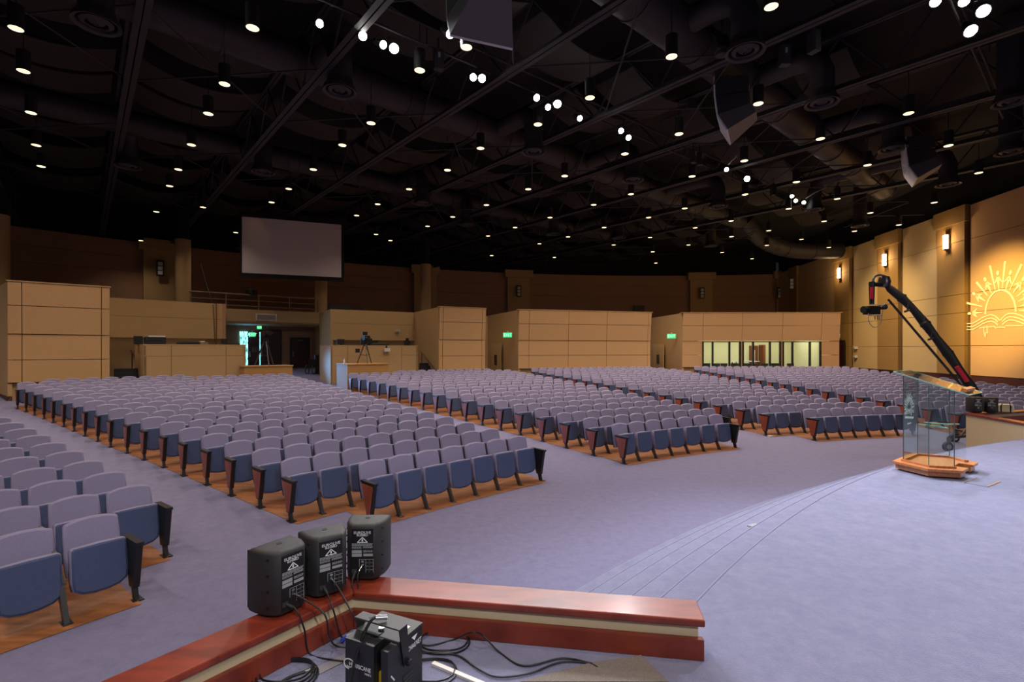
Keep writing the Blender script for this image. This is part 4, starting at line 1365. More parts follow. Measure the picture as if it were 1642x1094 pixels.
# ================================================================== LOUDSPEAKERS ON THE PARAPET
def speaker(X, label, detail=True):
    t = thing('loudspeaker', label, 'loudspeaker', X @ Matrix.Diagonal((1, 1, 0.82, 1)), 'black loudspeakers on the parapets')
    half = [(0.126, 0.075), (0.126, 0.03), (0.117, -0.03), (0.098, -0.08), (0.076, -0.108), (0.064, -0.115)]
    prof = half + [(-x, y) for x, y in half[::-1]]
    prof = prof[::-1]
    mb = MB()
    zs = [(0.0, 0.016), (0.008, 0.006), (0.02, 0.0), (0.385, 0.0), (0.397, 0.005), (0.404, 0.013), (0.408, 0.024)]
    rings = []
    for z, i in zs:
        rings.append([(x * (1 - i / 0.126), (y + 0.0075) * (1 - i / 0.108) - 0.0075, z) for x, y in prof])
    n = len(prof)
    v = sum(rings, [])
    f = [(i * n + k, i * n + (k + 1) % n, (i + 1) * n + (k + 1) % n, (i + 1) * n + k)[::-1] for i in range(len(zs) - 1) for k in range(n)]
    f += [tuple(range(n)), tuple(range((len(zs) - 1) * n, len(zs) * n))[::-1]]
    mb.add(v, f)
    for q, ff in enumerate(mb.f):
        pass
    bm = bmesh.new(); me = mb.mesh('cabinet', 'speaker_black'); bm.from_mesh(me); bmesh.ops.recalc_face_normals(bm, faces=bm.faces); bm.to_mesh(me); bm.free()
    me.polygons.foreach_set('use_smooth', [True] * len(me.polygons)); me.set_sharp_from_angle(angle=math.radians(50))
    link('cabinet', me, t)
    # front grille bulge, foot, pole socket on top
    mb = MB(); mb.box(-0.118, 0.118, 0.073, 0.098, 0.02, 0.388); mb.build('grille', 'panel_black', t)
    mb = MB(); mb.box(-0.05, 0.05, -0.07, 0.05, -0.012, 0.0); mb.build('foot', 'panel_black', t)
    mb = MB(); mb.lathe([(0.0, 0.4095), (0.009, 0.4095), (0.010, 0.411), (0.015, 0.411), (0.015, 0.408)], 14); mb.build('top_insert', 'rubber', t)
    yb = -0.1155
    rp_ = tbox(t, -0.0635, 0.0635, yb - 0.003, yb + 0.004, 0.03, 0.375, 'rear_panel', 'panel_black')
    Xt = lambda x, z: TR((x, yb - 0.0035, z), rx=PI / 2)
    text('EUROLIVE', 0.026, 'print_white', rp_, Xt(0, 0.348), sx=0.88)
    text('B208D', 0.022, 'print_white', rp_, Xt(0, 0.330), sx=1.1)
    mb = MB()
    for p0, p1 in (((-0.03, 0.278), (0, 0.315)), ((0, 0.315), (0.03, 0.278)), ((-0.03, 0.278), (0.03, 0.278))):
        stroke(mb, [p0, p1], 0.005, 0.001)
    mb.box(-0.004, 0.004, -0.001, 0, 0.284, 0.303)
    mb.build('triangle_mark', 'print_white', rp_, X=TR((0, yb - 0.003, 0)))
    random.seed(5)
    mb = MB()

    def lines(x0, x1, z0, z1, n_):
        for k in range(n_):
            z = z0 + (z1 - z0) * (k + 0.5) / n_
            x = x0
            while x < x1 - 0.004:
                w = random.uniform(0.005, 0.016); xe = min(x1, x + w)
                mb.box(x, xe, -0.0008, 0, z - 0.0016, z + 0.0016); x = xe + 0.003
    lines(-0.062, 0.062, 0.252, 0.272, 4); lines(-0.062, -0.006, 0.232, 0.250, 3); lines(0.004, 0.062, 0.236, 0.250, 3)
    lines(0.006, 0.062, 0.205, 0.222, 3)
    mb.build('small_print', 'print_grey', rp_, X=TR((0, yb - 0.003, 0)))
    mb = MB()
    mb.box(-0.062, -0.004, -0.0008, 0, 0.200, 0.222); mb.box(-0.062, -0.004, -0.0008, 0, 0.175, 0.196); mb.box(0.006, 0.062, -0.0008, 0, 0.178, 0.196)
    mb.build('rating_plate', 'print_grey', rp_, X=TR((0, yb - 0.003, 0)))
    mb = MB()
    for x0, z0, x1, z1 in ((-0.018, 0.155, 0.064, 0.155), (0.02, 0.06, 0.02, 0.155), (0.064, 0.06, 0.064, 0.155), (-0.018, 0.1, -0.018, 0.155), (0.02, 0.13, 0.064, 0.13), (0.02, 0.105, 0.064, 0.105), (0.02, 0.08, 0.064, 0.08)):
        stroke(mb, [(x0, z0), (x1, z1)], 0.002, 0.001)
    mb.build('control_outline', 'print_grey', rp_, X=TR((0, yb - 0.003, 0)))
    for x, z, r in ((0.042, 0.143, 0.007), (0.042, 0.118, 0.006), (0.042, 0.093, 0.006), (0.042, 0.069, 0.006)):
        mb = MB(); mb.cyl((x, yb - 0.012, z), (x, yb, z), r, n=10); mb.build('control_knob', 'rubber', rp_)
    for x, z in ((0.001, 0.14), (0.001, 0.115)):
        mb = MB(); mb.cyl((x, yb - 0.005, z), (x, yb, z), 0.009, n=12); mb.build('jack_socket', 'chrome', rp_)
    mb = MB(); mb.box(-0.062, -0.03, yb - 0.006, yb, 0.055, 0.085); mb.build('power_inlet', 'rubber', rp_)
    # dark screw recesses along both flanks
    for s in (-1, 1):
        for z in (0.36, 0.26, 0.16, 0.06):
            mb = MB(); mb.cyl((s * 0.105, -0.062, z), (s * 0.110, -0.064, z), 0.007, n=10); mb.build('screw_recess', 'panel_black', t)
    return t


ZP = 1.272
S1 = ath(449, 985, ZP); S2 = ath(519, 953, ZP); S3 = ath(594, 922, ZP)
n2o = Vector((-0.81, 0.587))
S1 = Vector((-1.25, 2.68, ZP)); S2 = Vector((-1.085, 2.885, ZP)); S3 = Vector((-0.892, 3.085, ZP))
SPK = [(S1, 1.02, 'black loudspeaker at the end of the parapet trio, farthest from the wall corner'), (S2, 0.66, 'black loudspeaker in the middle of the parapet trio'),
       (S3, 0.02, 'black loudspeaker standing on the parapet corner')]
for p, rz, lab in SPK:
    speaker(TR(p, rz), lab)
pr = ath(1573, 661, ZP)
M1 = mirror((-0.92, 2.93)); M1.z = ZP
speaker(TR((10.13, 10.92, ZP), -0.25), 'black loudspeaker on the corner of the far parapet beyond the lectern')
speaker(TR((10.42, 10.86, ZP), -0.62), 'black loudspeaker on the far parapet beside the beige bag')
bag = thing('equipment_bag', 'beige bag on the far parapet beside a loudspeaker', 'bag', TR((10.86, 11.02, 1.26), -0.4))
mb = MB(); mb.cushion([(-0.16, 0), (0.16, 0), (0.15, 0.14), (0.11, 0.18), (-0.11, 0.18), (-0.15, 0.14)], -0.09, 0.09, 0.03); mb.build('body', 'bag_beige', bag, smooth=50)
mb = MB(); mb.tube([(-0.09, -0.095, 0.1), (-0.06, -0.1, 0.2), (0.06, -0.1, 0.2), (0.09, -0.095, 0.1)], 0.008, 6); mb.build('strap', 'cable', bag, smooth=True)
for s in (-0.08, 0.08):
    mb = MB(); mb.box(s - 0.012, s + 0.012, -0.096, -0.09, 0.0, 0.16); mb.build('webbing', 'cable', bag)

# ================================================================== HAZE MACHINE AND CABLES
c4 = [Vector((-0.53, 2.11)), Vector((-0.41, 2.32)), Vector((-0.625, 2.42)), Vector((-0.74, 2.21))]
hx = (c4[0] - c4[3]).normalized()
HM = TR(((c4[0].x + c4[2].x) / 2, (c4[0].y + c4[2].y) / 2, ZS), math.atan2(hx.y, hx.x))
hz = thing('haze_machine', 'black haze machine with a folded bracket on the stage carpet', 'haze machine', HM)
w2, d2_, hh = 0.118, 0.122, 0.32
tbox(hz, -w2, 0.042, -d2_, d2_, 0.012, hh, 'body', 'hazer_black')
tbox(hz, 0.082, w2, -d2_, d2_, 0.012, hh, 'side_case', 'hazer_black')
tbox(hz, 0.042, 0.082, -d2_ + 0.07, d2_, 0.012, hh, 'rear_case', 'hazer_black')
tbox(hz, 0.044, 0.080, -d2_ + 0.03, -d2_ + 0.07, 0.02, 0.2, 'nozzle_plate', 'yellow_label')
tbox(hz, -w2 - 0.002, w2 + 0.002, -d2_ + 0.07, d2_ + 0.002, hh, hh + 0.006, 'top_cover', 'hazer_top')
tbox(hz, -w2 - 0.002, 0.042, -d2_, -d2_ + 0.07, hh, hh + 0.004, 'top_plate', 'hazer_black')
tbox(hz, -0.08, 0.01, -0.06, -0.015, hh + 0.006, hh + 0.01, 'tank_recess', 'panel_black')
mb = MB(); mb.cyl((-0.01, -0.01, hh), (-0.01, -0.01, hh + 0.02), 0.014, n=12); mb.build('filler_cap', 'chrome', hz)
tbox(hz, 0.04, 0.09, 0.04, 0.07, hh + 0.006, hh + 0.008, 'label_sticker', 'print_white')
for s in (-1, 1):
    mb = MB()
    mb.hexa([(s * (w2 + 0.003), -0.02, 0.20), (s * (w2 + 0.008), -0.02, 0.20), (s * (w2 + 0.008), 0.015, 0.20), (s * (w2 + 0.003), 0.015, 0.20)][::s],
            [(s * (w2 + 0.003), -0.055, hh + 0.06), (s * (w2 + 0.008), -0.055, hh + 0.06), (s * (w2 + 0.008), 0.0, hh + 0.06), (s * (w2 + 0.003), 0.0, hh + 0.06)][::s])
    mb.build('bracket_arm', 'hazer_black', hz)
    mb = MB(); mb.lathe([(0, 0.02), (0.012, 0.02), (0.016, 0.012), (0.016, 0)], 8, X=TR((s * (w2 + 0.008), 0.0, 0.215), ry=s * PI / 2)); mb.build('bracket_knob', 'panel_black', hz)
tbox(hz, -w2 - 0.008, w2 + 0.008, -0.055, 0.0, hh + 0.055, hh + 0.062, 'bracket_bar', 'hazer_top')
mb = MB(); mb.cyl((-0.06, -0.028, hh + 0.062), (-0.06, -0.028, hh + 0.0635), 0.007, n=10); mb.build('bracket_hole', 'panel_black', hz)
text('HURRICANE', 0.026, 'print_white', hz, TR((-0.035, -d2_ - 0.001, 0.215), rx=PI / 2), sx=0.85)
text('HAZE 2', 0.011, 'print_white', hz, TR((0.01, -d2_ - 0.001, 0.195), rx=PI / 2))
mb = MB(); stroke(mb, [(-0.09 + 0.03 * math.cos(a), 0.215 + 0.022 * math.sin(a)) for a in [0.6 + k * 0.45 for k in range(10)]], 0.005, 0.001)
stroke(mb, [(-0.09 + 0.017 * math.cos(a), 0.213 + 0.012 * math.sin(a)) for a in [-2.6 + k * 0.45 for k in range(9)]], 0.004, 0.001)
mb.build('swirl_mark', 'print_white', hz, X=TR((-0.005, -d2_ - 0.0005, 0)))
Xs = TR((w2 + 0.001, 0.062, 0.255), PI / 2, PI / 2)
text('CHAUVET', 0.032, 'print_white', hz, Xs, sx=0.72)
mb = MB(); mb.add([(-0.022, 0, 0.028), (0.022, 0, 0.028), (0, 0, 0.006)], [(0, 1, 2)], X=TR((w2 + 0.0012, 0.062, 0.27), PI / 2)); mb.build('triangle_mark', 'print_white', hz)
vg2 = tbox(hz, w2 - 0.001, w2 + 0.0015, -0.02, 0.05, 0.05, 0.16, 'side_vent', 'panel_black')
for k in range(6):
    tbox(vg2, w2 + 0.0015, w2 + 0.003, -0.02, 0.05, 0.058 + 0.017 * k, 0.062 + 0.017 * k, 'vent_bar', 'hazer_top')
for k in range(4):
    mb = MB(); mb.cyl((w2 + 0.0005, -0.1 + 0.006 * k, 0.205 - 0.008 * k), (w2 + 0.0015, -0.1 + 0.006 * k, 0.205 - 0.008 * k), 0.004, n=6); mb.build('vent_hole', 'print_white', hz)


def smooth_path(pts, n=8):
    pts = [Vector(p) for p in pts]; out = []
    for i in range(len(pts) - 1):
        p0 = pts[max(0, i - 1)]; p1 = pts[i]; p2 = pts[i + 1]; p3 = pts[min(len(pts) - 1, i + 2)]
        for k in range(n):
            t = k / n
            out.append(0.5 * ((2 * p1) + (p2 - p0) * t + (2 * p0 - 5 * p1 + 4 * p2 - p3) * t * t + (3 * p1 - p0 - 3 * p2 + p3) * t ** 3))
    out.append(pts[-1]); return out


def cable(pts, label, r=0.0045, m='cable', plug=None, name='cable'):
    t = thing(name, label, 'cable', (0, 0, 0))
    P = smooth_path(pts)
    mb = MB(); mb.tube(P, r, 7); mb.build('lead', m, t, smooth=60)
    if plug:
        d = (P[1] - P[0]).normalized()
        mb = MB(); mb.cyl(P[0], P[0] + d * 0.05, r * 1.6, r * 1.5, 10); mb.build('plug', plug, t, smooth=True)
    return t


def sp_pt(i, x, z, back=0.0):
    p, rz, _ = SPK[i]
    return TR(p, rz) @ Vector((x, -0.12 - back, z * 0.82))


gs = lambda u, v, dz=0.008: ath(u, v, ZS + dz)
cable([sp_pt(0, 0.001, 0.115), sp_pt(0, 0.01, 0.10, 0.07), gs(520, 985, 0.24), gs(528, 1020, 0.12), gs(540, 1036), gs(585, 1042), gs(600, 1030)], 'black lead with silver plug hanging from the end loudspeaker', plug='chrome')
cable([sp_pt(0, -0.04, 0.07), sp_pt(0, -0.03, 0.05, 0.07), gs(488, 1010, 0.16), gs(496, 1048), gs(530, 1058), gs(570, 1062)], 'black mains lead drooping from the end loudspeaker', plug='rubber')
cable([sp_pt(1, 0.001, 0.115), sp_pt(1, 0.01, 0.09, 0.08), gs(560, 975, 0.22), gs(580, 1010, 0.1), gs(606, 1024), gs(640, 1020)], 'black lead with silver plug hanging from the middle loudspeaker', plug='chrome')
cable([sp_pt(1, -0.04, 0.07), sp_pt(1, -0.035, 0.04, 0.06), gs(535, 980, 0.2), gs(548, 1022), gs(575, 1040), gs(610, 1040)], 'black mains lead drooping from the middle loudspeaker', plug='rubber')
cable([sp_pt(2, 0.001, 0.115), sp_pt(2, -0.01, 0.08, 0.05), sp_pt(2, -0.005, 0.0, 0.07), sp_pt(2, 0.03, -0.08, 0.08), gs(590, 1000, 0.02), gs(600, 1012)], 'black lead with silver plug hanging from the corner loudspeaker', plug='chrome')
cable([sp_pt(2, -0.04, 0.07), sp_pt(2, -0.045, 0.03, 0.04), sp_pt(2, -0.04, -0.06, 0.07), gs(568, 995, 0.02), gs(575, 1010)], 'black mains lead drooping from the corner loudspeaker', plug='rubber')
cable([gs(655, 1030), gs(690, 1035), gs(730, 1025), gs(757, 1014, 0.1), gs(775, 1020, 0.06), gs(800, 1045), gs(840, 1068), gs(900, 1056), gs(940, 1062), gs(958, 1070)], 'long black cable looping out across the stage carpet')
cable([gs(650, 1045), gs(700, 1048), gs(735, 1052), gs(770, 1075), gs(800, 1086), gs(850, 1080), gs(900, 1062), gs(950, 1064)], 'second long black cable snaking beside the grey mat')
for k, (u, v, rx_, lab) in enumerate(((455, 1086, 0.16, 'coil of black cable lying beside the haze machine'), (712, 1030, 0.14, 'coil of black cable beside the parapet skirt'), (690, 1078, 0.13, 'loose loop of black cable behind the haze machine'))):
    c = gs(u, v)
    t = thing('cable_coil', lab, 'cable', c)
    for j in range(4 if k == 0 else 2):
        r = rx_ * (1 - 0.08 * j)
        mb = MB(); mb.tube([(r * math.cos(a), r * 0.8 * math.sin(a) + 0.01 * j, 0.006 * j + 0.004 * math.sin(3 * a)) for a in [i * 2 * PI / 28 for i in range(29)]], 0.0045, 6)
        mb.build('loop', 'cable', t, smooth=60)
cable([gs(507, 1072, 0.012), gs(494, 1076), gs(470, 1084), gs(452, 1094), gs(440, 1110)], 'black cable ending in a large silver connector on the carpet', 0.007, plug='chrome')
cable([gs(548, 1028, 0.02), gs(560, 1018), gs(590, 1010), gs(640, 1008)], 'pale cable with a blue connector behind the haze machine', 0.006, 'cable_white', plug='cable_blue')
cable([HM @ Vector((0.03, -0.02, hh + 0.08)), HM @ Vector((-0.02, -0.07, hh + 0.075)), HM @ Vector((-0.05, -0.135, 0.25)), HM @ Vector((-0.06, -0.16, 0.1)), HM @ Vector((-0.03, -0.17, 0.01))],
      'black mains lead with a silver plug draped over the haze machine', 0.007, plug='chrome')
mb = MB(); mb.box(-0.012, 0.012, 0, 0.62, 0, 0.012)
p0 = gs(694, 1066, 0.0); p1 = gs(765, 1096, 0.0)
tag(mb.build('cable_cover', 'cable_white', X=TR((p0.x, p0.y, ZS + 0.001), math.atan2(p1.y - p0.y, p1.x - p0.x) - PI / 2)), 'white strip of cable cover on the stage carpet', 'cable cover')
mb = MB(); mb.box(-0.03, 0.03, 0, 0.5, 0, 0.004)
p0 = gs(508, 1078, 0.0)
tag(mb.build('tape_strip', 'tape', X=TR((p0.x, p0.y, ZS + 0.001), -0.75)), 'pale tape strip on the carpet beside the haze machine', 'tape')
mb = MB()
Q = [gs(835, 1096, 0), gs(945, 1066, 0), gs(1028, 1053, 0), gs(1072, 1096, 0)]
mb.hexa([(p.x, p.y, ZS + 0.001) for p in Q][::-1], [(p.x, p.y, ZS + 0.009) for p in Q][::-1])
tag(mb.build('floor_mat', 'mat_grey'), 'grey taupe floor mat beside the parapet', 'mat')
mb = MB(); mb.box(-0.07, 0.07, -0.03, 0.03, 0, 0.008); mb.box(-0.055, 0.055, -0.02, 0.02, 0.008, 0.01)
pf = ath(1364, 779, ZS - 0.35); pf = pol(20.3, 132.2, ZS - 0.35)
tag(mb.build('floor_outlet', 'chair_steel', X=TR((pf.x, pf.y, ZS - 0.35), 0.6)), 'small metal outlet cover on a carpeted step', 'outlet')
pf2 = ath(1555, 774, ZS)
fp = thing('floor_plate', 'thin metal floor plate in the carpet beside the lectern', 'floor plate', TR((pf2.x + 0.15, pf2.y, ZS), 0.55))
for s in (-1, 1):
    tbox(fp, -0.22, 0.22, s * 0.1 - 0.008, s * 0.1 + 0.008, 0, 0.006, 'edge_strip', 'chrome')
tbox(fp, -0.21, 0.21, -0.092, 0.092, 0, 0.004, 'plate', 'stage_carpet')

# ================================================================== CAMERA CRANE
jb = Vector((12.35, 13.2, 0.0))
jib = thing('camera_crane', 'long black camera crane reaching over the seats beyond the lectern', 'camera crane', jb)
L_ = lambda p: Vector(p) - jb
arm = [at(1572, 645, 13.2), at(1556, 620, 13.25), at(1540, 596, 13.35), at(1520, 567, 13.45), at(1500, 541, 13.6), at(1484, 520, 13.7), at(1466, 498, 13.8), at(1446, 478, 13.95), at(1428, 464, 14.05), at(1420, 456, 14.1)]
mb = MB(); mb.tube([L_(p) for p in arm], [0.11, 0.125, 0.10, 0.125, 0.10, 0.12, 0.095, 0.115, 0.10, 0.06], 12); mb.build('arm_sleeve', 'jib_black', jib, smooth=70)
for i in (1, 3, 5, 7):
    d = (arm[i + 1] - arm[i]).normalized()
    mb = MB(); mb.cyl(L_(arm[i]) - d * 0.03, L_(arm[i]) + d * 0.03, 0.13, n=14); mb.build('strap', 'panel_black', jib, smooth=True)
mb = MB(); mb.cyl(L_(at(1560, 640, 13.1)), L_(at(1424, 480, 13.95)), 0.03, n=8); mb.build('guide_rod', 'black_metal', jib, smooth=True)
mb = MB(); mb.tube([L_(at(1551, 612, 13.1)), L_(at(1543, 600, 13.15)), L_(at(1534, 588, 13.2))], 0.05, 8); mb.build('red_lettering', 'jib_red', jib, smooth=True)
for u, v in ((1492, 545), (1454, 500), (1480, 520)):
    p = L_(at(u, v, 13.55)); mb = MB(); mb.cyl(p, p + Vector((0.0, -0.05, 0.22)), 0.015, n=6); mb.cyl(p + Vector((-0.06, 0, 0)), p + Vector((0.08, 0, 0.05)), 0.03, n=6); mb.build('clamp', 'chair_steel', jib)
mb = MB(); mb.lathe([(0, -0.16), (0.13, -0.14), (0.16, 0), (0.12, 0.14), (0, 0.17)], 14, X=TR(L_(at(1418, 452, 14.1)))); mb.build('head_motor', 'chair_steel', jib, smooth=True)
mb = MB(); mb.tube([L_(q) for q in smooth_path([at(1424, 458, 14.0), at(1423, 446, 14.0), at(1412, 441, 14.0), at(1402, 445, 14.0), at(1399, 458, 14.0)], 5)], 0.03, 8); mb.build('cable_loop', 'chair_steel', jib, smooth=70)
mb = MB(); mb.cyl(L_(at(1418, 456, 14.1)), L_(at(1396, 456, 14.0)), 0.07, n=10); mb.build('cross_arm', 'panel_black', jib, smooth=True)
mb = MB(); mb.cyl(L_(at(1398, 452, 14.0)), L_(at(1398, 488, 14.0)), 0.075, 0.06, 10); mb.build('drop_post', 'panel_black', jib, smooth=True)
mb = MB(); p = L_(at(1398, 470, 13.9)); mb.box(p.x - 0.03, p.x + 0.03, p.y - 0.02, p.y + 0.02, p.z - 0.16, p.z + 0.16); mb.build('red_stripe', 'jib_red', jib)
pc = L_(at(1397, 497, 14.0))
cb = link('camera_body', None, jib, TR(pc, 0.2))
tbox(cb, -0.16, 0.18, -0.12, 0.12, -0.13, 0.1, 'camera_case', 'panel_black')
mb = MB(); mb.cyl((-0.16, 0, 0), (-0.27, 0, 0), 0.09, 0.1, 12); mb.build('lens', 'black_metal', cb)
mb = MB(); mb.cyl((0.18, 0, 0.03), (0.34, 0, 0.06), 0.05, 0.045, 10); mb.cyl((0.34, 0, 0.06), (0.46, 0, 0.1), 0.05, 0.09, 10); mb.build('viewfinder', 'panel_black', cb)
for z in (-0.17, 0.13):
    mb = MB(); mb.cyl((-0.2, -0.13, z), (0.2, -0.13, z), 0.015, n=6); mb.build('cage_rod', 'chrome', cb)
for x in (0.02, 0.1, 0.16):
    mb = MB(); mb.cyl((x, -0.1, -0.17), (x, -0.1, -0.28), 0.012, n=6); mb.build('rod', 'chrome', cb)
mb = MB(); mb.tube(smooth_path([(-0.2, -0.1, -0.1), (-0.18, -0.1, -0.35), (0.0, -0.1, -0.5), (0.2, -0.1, -0.38), (0.28, -0.1, 0.0)], 5), 0.01, 6); mb.build('cable_loop', 'print_grey', cb, smooth=70)
# pedestal and wheels
mb = MB(); mb.cyl((0, 0, 0.3), (0, 0, 1.3), 0.09, n=14); mb.build('pedestal', 'black_metal', jib, smooth=True)
for k in range(3):
    a = PI + 2 * PI * k / 3 + 0.25
    e = Vector((1.05 * math.cos(a), 1.05 * math.sin(a), 0.36))
    mb = MB(); mb.cyl((0, 0, 0.36), e, 0.035, n=8); mb.build('dolly_leg', 'black_metal', jib, smooth=True)
    mb = MB(); mb.cyl((0, 0, 0.95), e * 0.62 + Vector((0, 0, 0.14)), 0.022, n=6); mb.build('brace', 'chair_steel', jib)
    mb = MB(); mb.cyl(e, e + Vector((0, 0, -0.12)), 0.05, n=8); ft = mb.build('caster_fork', 'chair_steel', jib)
    mb = MB(); mb.cyl(e + Vector((-0.03, -0.04, -0.24)), e + Vector((-0.03, 0.04, -0.24)), 0.12, n=18); mb.build('wheel', 'rubber', ft, smooth=True)
    mb = MB(); mb.cyl(e + Vector((-0.03, -0.045, -0.24)), e + Vector((-0.03, 0.045, -0.24)), 0.06, n=12); mb.build('hub', 'chrome', ft, smooth=True)

# ================================================================== HANGING SCREEN
sA_ = at(385, 560, 30.0); sB_ = at(551, 560, 32.1)
sd = (sB_ - sA_); sw = sd.length; srz = math.atan2(sd.y, sd.x)
zt_, zb_ = H + (560 - 345) / F * 30.0, H + (560 - 440) / F * 30.0
sc = thing('projection_screen', 'large white projection screen in a black frame hanging from the roof', 'screen', TR((sA_.x, sA_.y, zb_), srz))
hS = zt_ - zb_
tbox(sc, 0.1, sw - 0.14, -0.01, 0.02, 0.1, hS - 0.08, 'fabric_sheet', 'screen_white')
tbox(sc, 0, sw, -0.03, 0.06, -0.16, 0.1, 'frame', 'black_paint'); tbox(sc, 0, sw, -0.03, 0.06, hS - 0.08, hS + 0.08, 'frame', 'black_paint')
tbox(sc, 0, 0.1, -0.03, 0.06, 0.1, hS - 0.08, 'frame', 'black_paint'); tbox(sc, sw - 0.14, sw + 0.04, -0.03, 0.06, 0.1, hS - 0.08, 'frame', 'black_paint')
tbox(sc, -0.05, sw + 0.05, 0.02, 0.22, hS + 0.08, hS + 0.3, 'roller_case', 'black_paint')
for x in (0.4, sw - 0.4):
    mb = MB(); mb.cyl((x, 0.1, hS + 0.3), (x, 0.1, 11.95 - zb_), 0.015, n=6); mb.build('cable', 'black_metal', sc)
ptop = TR((sA_.x, sA_.y, zb_), srz) @ Vector((0.9, 0, hS - 1.0))
spot('screen_patch', ptop + (TR((0, 0, 0), srz) @ Vector((-0.6, -1.6, 2.4))), ptop, 150, (1.0, 0.62, 0.3), 34, 1.0, 0.1)

# ================================================================== ROOF STRUCTURE
ZB, ZU = 11.0, 12.75
tri = None


def truss(q, a0, a1, k0):
    t = thing('roof_truss', 'black steel roof truss running from stage to rear wall', 'roof truss', TR(aq(a0, q, 0), math.atan2(DA.y, DA.x)), 'parallel roof trusses')
    L = a1 - a0
    for s in (-1, 1):
        tbox(t, 0, L, s * 0.09 - 0.07, s * 0.09 + 0.07, ZB, ZB + 0.025, 'bottom_chord', 'black_beam')
        tbox(t, 0, L, s * 0.03 - 0.01, s * 0.03 + 0.01, ZB + 0.025, ZB + 0.2, 'bottom_chord', 'black_beam')
        tbox(t, 0, L, s * 0.07 - 0.05, s * 0.07 + 0.05, ZU, ZU + 0.12, 'top_chord', 'black_beam')
    return t, L


_web = MB(); _web.cyl((0, 0, ZB + 0.08), (1.3, 0, ZU), 0.035, n=6)
WEB_A = _web.mesh('web_member', 'black_beam')
_web = MB(); _web.cyl((0, 0, ZU), (1.3, 0, ZB + 0.08), 0.035, n=6)
WEB_B = _web.mesh('web_member', 'black_beam')
for k in range(-5, 12):
    q = 1.16 + 4.35 * k
    # stop at the rear wall
    a1 = 40.0
    for a_try in [x * 0.5 for x in range(140)]:
        p = aq(a_try, q, 0)
        if rad(p.x, p.y) > RB - 0.8 or p.x > rwx(p.y) - 0.8:
            a1 = a_try; break
    a0 = -9.0
    if a1 - a0 < 6:
        continue
    if k > 6:
        a0 = max(a0, -6.0)
    t, L = truss(q, a0, a1, 0)
    nweb = int(L / 1.3)
    for j in range(nweb):
        link('web_member', WEB_A if j % 2 == 0 else WEB_B, t, TR((j * 1.3, 0, 0)))
# bracing rods between the trusses
for k in range(-2, 9):
    q = 1.16 + 4.35 * k
    for a in (9.0, 17.5, 26.0, 34.0):
        p = aq(a, q + 2, 0)
        if rad(p.x, p.y) > RB - 4 or p.x > rwx(p.y) - 3:
            continue
        br = thing('cross_brace', 'thin black crossed bracing between two roof trusses', 'brace', aq(a, q, 0), 'crossed roof bracing')
        for s in (-1, 1):
            e0 = DA * (s * 2.2) + DQ * 0.12 + Vector((0, 0, ZB + 0.12)); e1 = DQ * 4.23 - DA * (s * 2.2) + Vector((0, 0, ZB + 0.12))
            mb = MB(); mb.cyl(e0, e1, 0.028, n=6); mb.build('rod', 'black_beam', br)

# curved sound baffles between the trusses
DIFF = [(155, 40), (205, 268), (422, 277), (545, 148), (856, 245), (1015, 290), (678, 327), (749, 361), (888, 376), (992, 382), (1195, 85), (1318, 167), (1432, 240),
        (1622, 165), (1620, 245), (1520, 297), (1152, 332), (1306, 337), (1379, 363), (1140, 395)]
ZDIF = 10.5
DIFP = [at(u, v, F * (ZDIF - H) / (V0 - v)) for u, v in DIFF]
bf = MB()
nx_, nl = 8, 10
v = []
for i in range(nl + 1):
    y = -1.9 + 3.8 * i / nl
    zz = -0.45 * (1 - (y / 1.9) ** 2)
    for s in (-0.85, 0.85):
        v.append((s, y, zz))
for i in range(nl + 1):
    y = -1.9 + 3.8 * i / nl
    zz = -0.45 * (1 - (y / 1.9) ** 2) + 0.04
    for s in (-0.85, 0.85):
        v.append((s, y, zz))
o_ = 2 * (nl + 1)
f = []
for i in range(nl):
    f += [(2 * i, 2 * i + 2, 2 * i + 3, 2 * i + 1), (o_ + 2 * i, o_ + 2 * i + 1, o_ + 2 * i + 3, o_ + 2 * i + 2),
          (2 * i, o_ + 2 * i, o_ + 2 * i + 2, 2 * i + 2), (2 * i + 1, 2 * i + 3, o_ + 2 * i + 3, o_ + 2 * i + 1)]
bf.add(v, f)
BAF = bf.mesh('sound_baffle', 'baffle', 60)
hang = MB()
for s in (-0.7, 0.7):
    hang.cyl((s, 0, -0.4), (s, 0, 1.0), 0.012, n=5)
for k in range(-3, 10):
    q = 1.16 + 4.35 * k + 2.17
    for j in range(14):
        a = 6.0 + 2.6 * j
        p = aq(a, q, 0)
        if rad(p.x, p.y) > RB - 3 or p.x > rwx(p.y) - 3 or p.y < 6 or min(abs(a - x) for x in (8.0, 17.0, 26.3)) < 1.6 or min((p.xy - w.xy).length for w in DIFP) < 1.9:
            continue
        o = link('sound_baffle', BAF)
        o.matrix_world = TR(aq(a, q, 12.45 + 0.25 * (j % 2)), math.atan2(DQ.y, DQ.x) - PI / 2)
        tag(o, 'dark brown curved fabric sound baffle hung between roof trusses', 'baffle', 'curved sound baffles')

